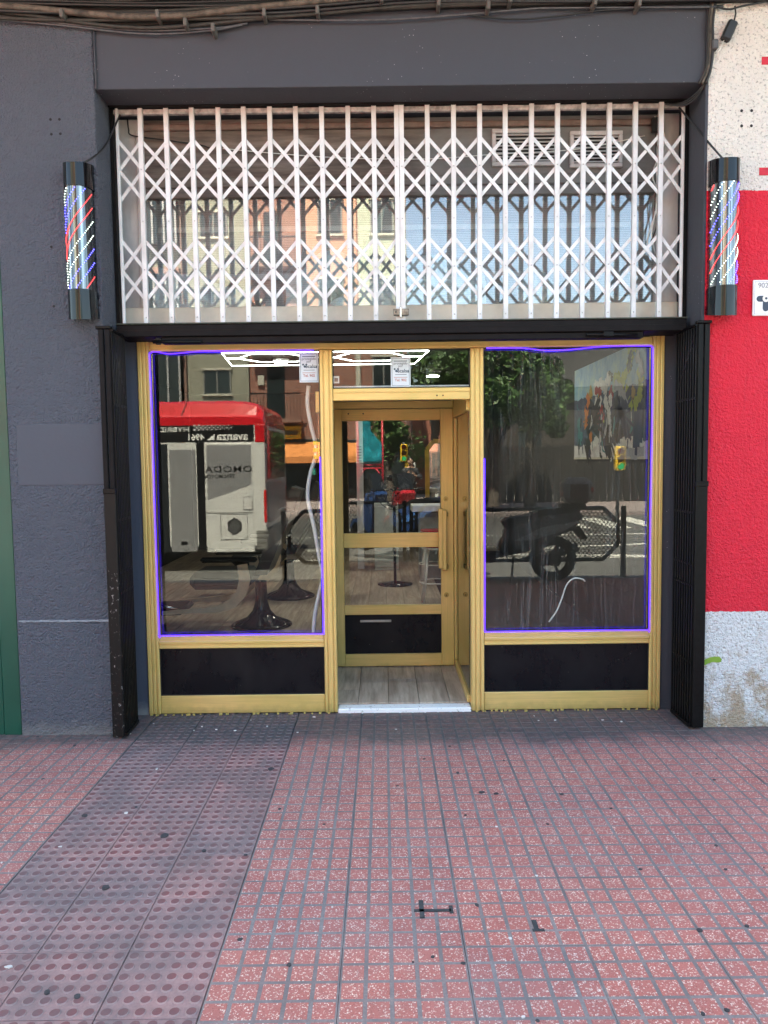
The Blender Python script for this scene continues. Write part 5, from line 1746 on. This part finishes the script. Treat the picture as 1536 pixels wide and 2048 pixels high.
def tree(px, py, h, r, z0, label, seed, n=5200, squash=.75):
    rr = random.Random(seed)
    t = thing('street_tree', (px, py, -.02), label, 'tree', 'street trees across the road')
    tr = MB()
    tr.tube(smooth_path([(px, py, -.05), (px + .05, py, h * .18), (px - .04, py, h * .38), (px + .06, py, h * .62)], 4), [.20 - .010 * k for k in range(13)], 10)
    cl = []
    for k in range(15):
        a, b = rr.uniform(0, 6.28), rr.uniform(.15, 1)
        cz = z0 + (h - z0) * rr.uniform(.12, .9)
        rad_ = r * b * (1 - .35 * abs((cz - z0) / (h - z0) - .45))
        c = Vector((px + rad_ * math.cos(a), py + rad_ * math.sin(a), cz))
        cl.append((c, r * rr.uniform(.30, .52)))
        if k < 9:
            tr.tube([(px, py, h * rr.uniform(.25, .5)), ((px + c.x) / 2, (py + c.y) / 2, (c.z + h * .45) / 2 + .1), tuple(c)], [.07, .05, .02], 6)
    tr.build('trunk', bark, t)
    m = MB()
    for k in range(n):
        c, cr = rr.choice(cl)
        d = Vector((rr.gauss(0, 1), rr.gauss(0, 1), rr.gauss(0, 1) * squash)).normalized() * cr * rr.random() ** .4
        p = c + d
        s = rr.uniform(.07, .15)
        u = Vector((rr.gauss(0, 1), rr.gauss(0, 1), rr.gauss(0, .6))).normalized()
        w = u.orthogonal().normalized()
        w = (w * math.cos(rr.random() * 6.28) + u.cross(w) * math.sin(rr.random() * 6.28)).normalized()
        m.add([p - u * s, p + w * s * .45, p + u * s, p - w * s * .45], [(0, 1, 2, 3)], 0 if rr.random() < .5 else 1)
    m.build('crown', LEAF, t)


tree(3.3, -17.5, 5.0, 1.5, 2.2, 'low bushy street tree mirrored at the left of the right window', 1)
tree(4.75, -19.4, 5.0, 1.15, 2.1, 'bushy street tree mirrored beside the painting', 2)
tree(1.75, -18.2, 6.0, 1.8, 2.3, 'tall street tree mirrored in the small window over the door', 3)
tree(12.0, -18.0, 5.2, 2.0, 2.2, 'street tree farthest to the right across the road', 4)
tree(.2, -21.5, 3.6, 1.2, 1.3, 'small street tree behind the teal scaffold', 5, 2600)

# --- buildings across the road
def windowed(t, x0, x1, y, rows, cols_, wz, wh, ww, frame_m, glass_m, sill_m, shutter_m=None):
    for r in range(rows):
        for c in range(cols_):
            cx = x0 + (x1 - x0) * (c + .5) / cols_
            z = wz + r * 3.05
            wd = MB().box(cx - ww / 2, cx + ww / 2, y + .002, y + .03, z, z + wh, .01).build('window', glass_m, t)
            MB().box(cx - ww / 2 - .06, cx + ww / 2 + .06, y + .002, y + .09, z - .09, z - .002, .01).build('sill', sill_m, wd)
            MB().box(cx - ww / 2 - .06, cx + ww / 2 + .06, y + .002, y + .09, z + wh + .002, z + wh + .09, .01).build('lintel', sill_m, wd)
            for fx in (cx - ww / 2 + .03, cx, cx + ww / 2 - .03):
                MB().box(fx - .03, fx + .03, y + .028, y + .05, z, z + wh, .005).build('frame', frame_m, wd)
            if shutter_m and (r + c) % 2:
                MB().box(cx + .02, cx + ww / 2 - .06, y + .03, y + .045, z + .05, z + wh * .72).build('shutter', shutter_m, wd)


wg = plain('far window glass', (.020, .028, .030), .08, 0, .3, 1)
wf = plain('far window frame', (.16, .16, .15), .5)
ws = plain('far stone sill', (.42, .40, .33), .7)
b1 = thing('apartment_building', (-9.0, -27, 0), 'grey green apartment building across the road, mirrored above the bus', 'building')
FYB = -25.0
MB().box(-18, -5.30, -31, FYB, -.1, 14.5).build('wall', plain('grey green render', (.23, .225, .175), .85, 0, .12, .8), b1)
windowed(b1, -7.5, -5.6, FYB, 4, 1, 4.28, .92, 1.10, wf, wg, ws, plain('half drawn shutter', (.16, .14, .10), .6))
windowed(b1, -12.5, -9.9, FYB, 4, 1, 4.0, 1.4, 1.5, wf, wg, ws)
for r in range(4):
    z = 3.95 + r * 3.05
    bay = MB().box(-9.3, -7.90, FYB + .002, FYB + .35, z, z + 1.9, .02).build('bay_window', wg, b1)
    for fx in (-9.27, -8.85, -8.40, -7.94):
        MB().box(fx - .04, fx + .04, FYB + .34, FYB + .40, z, z + 1.9, .006).build('frame', plain('bay frame', (.30, .30, .30), .5), bay)
    MB().box(-9.35, -7.85, FYB + .002, FYB + .42, z + 1.90, z + 2.15, .01).build('spandrel', plain('pinkish spandrel', (.30, .17, .14), .7), bay)
MB().box(-7.86, -7.74, FYB + .002, FYB + .12, 3.0, 14.0, .01).build('pilaster', plain('brown pilaster', (.20, .12, .095), .7), b1)
MB().box(-18, -5.32, FYB + .003, FYB + .10, 3.0, 3.35, .01).build('cornice', ws, b1)
for k in range(4):
    MB().box(-16.5 + k * 2.8, -14.3 + k * 2.8, FYB + .002, FYB + .04, .1, 2.6, .01).build('shop_window', wg, b1)

b2 = thing('brick_building', (-2.2, -27, 0), 'red brick apartment building with balconies across the road', 'building')
br = N('red brick')
bt = br.n('TexBrick')
bt.inputs['Color1'].default_value = (.20, .066, .045, 1)
bt.inputs['Color2'].default_value = (.29, .105, .068, 1)
bt.inputs['Mortar'].default_value = (.24, .20, .17, 1)
bt.inputs['Scale'].default_value = 1.0
bt.inputs['Brick Width'].default_value = .24
bt.inputs['Row Height'].default_value = .065
bt.inputs['Mortar Size'].default_value = .008
vx = br.n('CombineXYZ'); sx_ = br.n('SeparateXYZ'); br.l(br.pos(), sx_.inputs[0]); br.l(sx_.outputs[0], vx.inputs[0]); br.l(sx_.outputs[2], vx.inputs[1]); br.l(vx.outputs[0], bt.inputs['Vector'])
br.l(bt.outputs['Color'], br.p.inputs['Base Color']); br.set(rough=.85)
MB().box(-5.295, 1.0, -31, FYB - .12, -.1, 14.0).build('wall', br.m, b2)
orange = plain('orange render', (.44, .225, .145), .8, 0, .08, 1)
MB().box(-3.1, -.95, FYB - .119, FYB - .06, 6.2, 13.9, .01).build('render_panel', orange, b2)
MB().box(-1.06, -.86, FYB - .119, FYB - .02, 3.0, 6.19, .01).build('pilaster', ws, b2)
MB().box(-.90, .98, FYB - .119, FYB - .07, 6.2, 13.9, .01).build('render_panel', plain('pale green render', (.34, .36, .27), .8), b2)
for r in range(3):
    z = 3.25 + r * 3.0
    MB().box(-4.6, -3.9, FYB - .12, FYB - .10, z, z + 2.1, .01).build('window', wg, b2)
    bl = MB().box(-5.2, -3.2, FYB - .12, FYB + .55, z - .16, z - .02, .01).build('balcony', plain('balcony slab', (.22, .12, .09), .7), b2)
    for k in range(16):
        MB().box(-5.18 + k * .13, -5.16 + k * .13, FYB + .50, FYB + .52, z - .02, z + .95).build('baluster', b_black, bl)
    MB().box(-5.2, -3.2, FYB + .48, FYB + .54, z + .95, z + 1.0).build('handrail', b_black, bl)
    MB().box(-4.95, -4.70, FYB - .12, FYB - .02, z + 1.35, z + 1.75, .01).build('meter_box', ws, b2)
windowed(b2, -2.9, -1.1, FYB - .06, 2, 1, 7.4, 1.3, 1.0, wf, wg, ws)
windowed(b2, -.8, .9, FYB - .07, 3, 1, 4.35, 1.3, .9, wf, wg, ws)
MB().box(-5.2, .9, FYB - .118, FYB - .05, .1, 2.45, .01).build('shop_window', wg, b2)
aw = thing('shop_awning', (-3.5, -24.6, 1.8), 'orange shop awning across the road, mirrored in the left window', 'awning')
am = plain('orange awning cloth', (.60, .22, .06), .7)
MB().prism([(-25.1, 2.35), (-23.9, 1.75), (-23.9, 1.50), (-23.92, 1.50), (-23.92, 1.74), (-25.1, 2.30)], 'x', -4.3, -.9).build('cloth', am, aw)
for ax in (-4.2, -2.6, -1.0):
    MB().tube([(ax, -25.1, 1.6), (ax, -23.95, 1.7)], .02, 6).build('arm', wf, aw)
ys_ = thing('shop_sign', (-3.7, -24.9, 2.1), 'yellow shop sign above the orange awning', 'sign')
MB().box(-4.08, -3.28, -25.06, -24.98, 2.45, 2.98, .01).build('sign_board', plain('yellow sign', (.55, .38, .03), .5), ys_)
MB().box(-3.98, -3.40, -24.981, -24.975, 2.62, 2.80).build('sign_stripe', plain('dark sign stripe', (.10, .07, .03), .5), ys_)

b3 = thing('low_building', (9, -36, 0), 'low dark roofed building behind the trees, mirrored in the right window', 'building')
MB().box(1.6, 5.2, -44, -34, -.1, 5.2).build('wall', plain('terracotta render', (.30, .11, .075), .8, 0, .1, .8), b3)
MB().box(5.2, 26, -44, -34.2, -.1, 5.2).build('wall', plain('dark brown render', (.045, .037, .032), .85, 0, .15, .8), b3)
MB().prism([(-33.6, 5.2), (-39, 8.0), (-44.4, 5.2)], 'x', 3.2, 26.5).build('roof', plain('dark slate roof', (.035, .033, .032), .8, 0, .2, 3), b3)
for k in range(7):
    wd = MB().box(4.0 + k * 3, 5.2 + k * 3, -34.0, -33.97, 1.4, 3.2, .01).build('window', wg, b3)
    MB().box(3.9 + k * 3, 5.3 + k * 3, -34.0, -33.9, 1.28, 1.398, .01).build('sill', ws, wd)
# hedge wall between road and the low building
hd_ = thing('dark_fence', (7, -22, 0), 'dark slatted fence behind the street trees', 'fence')
fm = plain('dark fence boards', (.014, .012, .011), .8, 0, .3, 6)
for k in range(60):
    MB().box(2.2 + k * .28, 2.46 + k * .28, -22.02, -21.98, -.02, 2.0 + .04 * (k % 2), .006).build('board', fm, hd_)

# --- a passer-by across the road (seen in the door's glass)
PX, PY, PZ = .78, -15.0, -.12


def person():
    t = thing('person', (PX, PY, PZ), 'person in dark clothes with raised forearms across the road, mirrored in the shop door', 'person')
    J = [(0, 0, .95), (0, 0, 1.18), (0, .01, 1.40), (0, .02, 1.50), (0, .03, 1.57),        # pelvis, waist, chest, neck, head base
         (-.19, .01, 1.41), (-.26, .03, 1.14), (-.09, .26, 1.28),                             # left arm: shoulder, elbow, wrist
         (.19, .01, 1.41), (.26, .03, 1.14), (.09, .26, 1.28),
         (-.10, 0, .90), (-.12, .02, .50), (-.12, -.02, .09), (-.13, .14, .035),
         (.10, 0, .90), (.12, .02, .50), (.12, -.02, .09), (.13, .14, .035)]
    E_ = [(0, 1), (1, 2), (2, 3), (3, 4), (2, 5), (5, 6), (6, 7), (2, 8), (8, 9), (9, 10), (0, 11), (11, 12), (12, 13), (13, 14), (0, 15), (15, 16), (16, 17), (17, 18)]
    Rr = [(.16, .11), (.145, .10), (.165, .11), (.06, .06), (.055, .055), (.07, .07), (.045, .045), (.03, .03), (.07, .07), (.045, .045), (.03, .03), (.095, .095), (.06, .06), (.042, .042), (.035, .028), (.095, .095), (.06, .06), (.042, .042), (.035, .028)]
    me = bpy.data.meshes.new('body')
    me.from_pydata(J, E_, [])
    o = link('body', me, t)
    g = N('skin and dark clothes')
    sep = g.n('SeparateXYZ'); g.l(g.pos(obj=True), sep.inputs[0])
    z = sep.outputs['Z']
    cloth = g.mix(g.noise(g.pos(), 14, 3), (.010, .011, .014), (.030, .032, .040))
    skin = g.mix(g.noise(g.pos(), 20, 3), (.40, .23, .16), (.48, .28, .20))
    fore = g.math('GREATER_THAN', sep.outputs['Y'], .105)
    fore = g.math('MULTIPLY', fore, g.math('GREATER_THAN', z, 1.0))
    legs = g.math('MULTIPLY', g.math('LESS_THAN', z, .50), g.math('GREATER_THAN', z, .10))
    neck = g.math('GREATER_THAN', z, 1.475)
    sk = g.math('ADD', g.math('ADD', fore, legs), neck, True)
    g.set(color=g.mix(sk, cloth, skin), rough=.65)
    me.materials.append(g.m)
    md = o.modifiers.new('skin', 'SKIN')
    for i, r in enumerate(Rr):
        me.skin_vertices[0].data[i].radius = r
    me.skin_vertices[0].data[0].use_root = True
    md.use_smooth_shade = True
    s2 = o.modifiers.new('sub', 'SUBSURF'); s2.levels = 2; s2.render_levels = 2
    skm = plain('skin', (.44, .26, .18), .55)
    hd2 = MB()
    hd2.ball((PX, PY + .04, PZ + 1.655), (.075, .095, .115), 0, 18, 14)
    hd2.prism([(PX - .012, PZ + 1.655), (PX + .012, PZ + 1.655), (PX + .016, PZ + 1.625), (PX - .016, PZ + 1.625)], 'y', PY + .125, PY + .155)
    hd2.ball((PX - .076, PY + .035, PZ + 1.65), (.012, .02, .03), 0, 8, 6).ball((PX + .076, PY + .035, PZ + 1.65), (.012, .02, .03), 0, 8, 6)
    head = hd2.build('head', skm, t)
    for s in (-1, 1):
        MB().ball((PX + s * .030, PY + .125, PZ + 1.665), (.011, .008, .007), 0, 8, 6).build('eye', b_black, head)
    MB().box(PX - .022, PX + .022, PY + .128, PY + .136, PZ + 1.590, PZ + 1.598, .002).build('mouth', plain('lips', (.30, .10, .09), .5), head)
    hm = MB()
    hm.ball((PX, PY + .022, PZ + 1.685), (.084, .100, .105), 0, 18, 12)
    hm.build('hair', plain('dark hair', (.015, .011, .009), .6, 0, .4, 60), head)
    for s in (-1, 1):
        m = MB()
        wx, wy, wz = PX + s * .09, PY + .26, PZ + 1.28
        m.box(wx - .018 - s * .01, wx + .018 - s * .01, wy - .02, wy + .05, wz - .005, wz + .085, .012)
        for q, ln in enumerate((.055, .065, .060, .048)):
            zz = wz + .012 + q * .021
            m.tube([(wx - s * .012, wy + .045, zz), (wx - s * .022, wy + .062, zz + .003), (wx - s * .022 - s * ln * .6, wy + .060, zz + .004)], .0085, 6)
        m.tube([(wx - s * .01, wy + .0, wz + .07), (wx - s * .035, wy + .015, wz + .095), (wx - s * .06, wy + .03, wz + .09)], .0095, 6)
        m.build('hand', skm, t)
    return t


person()
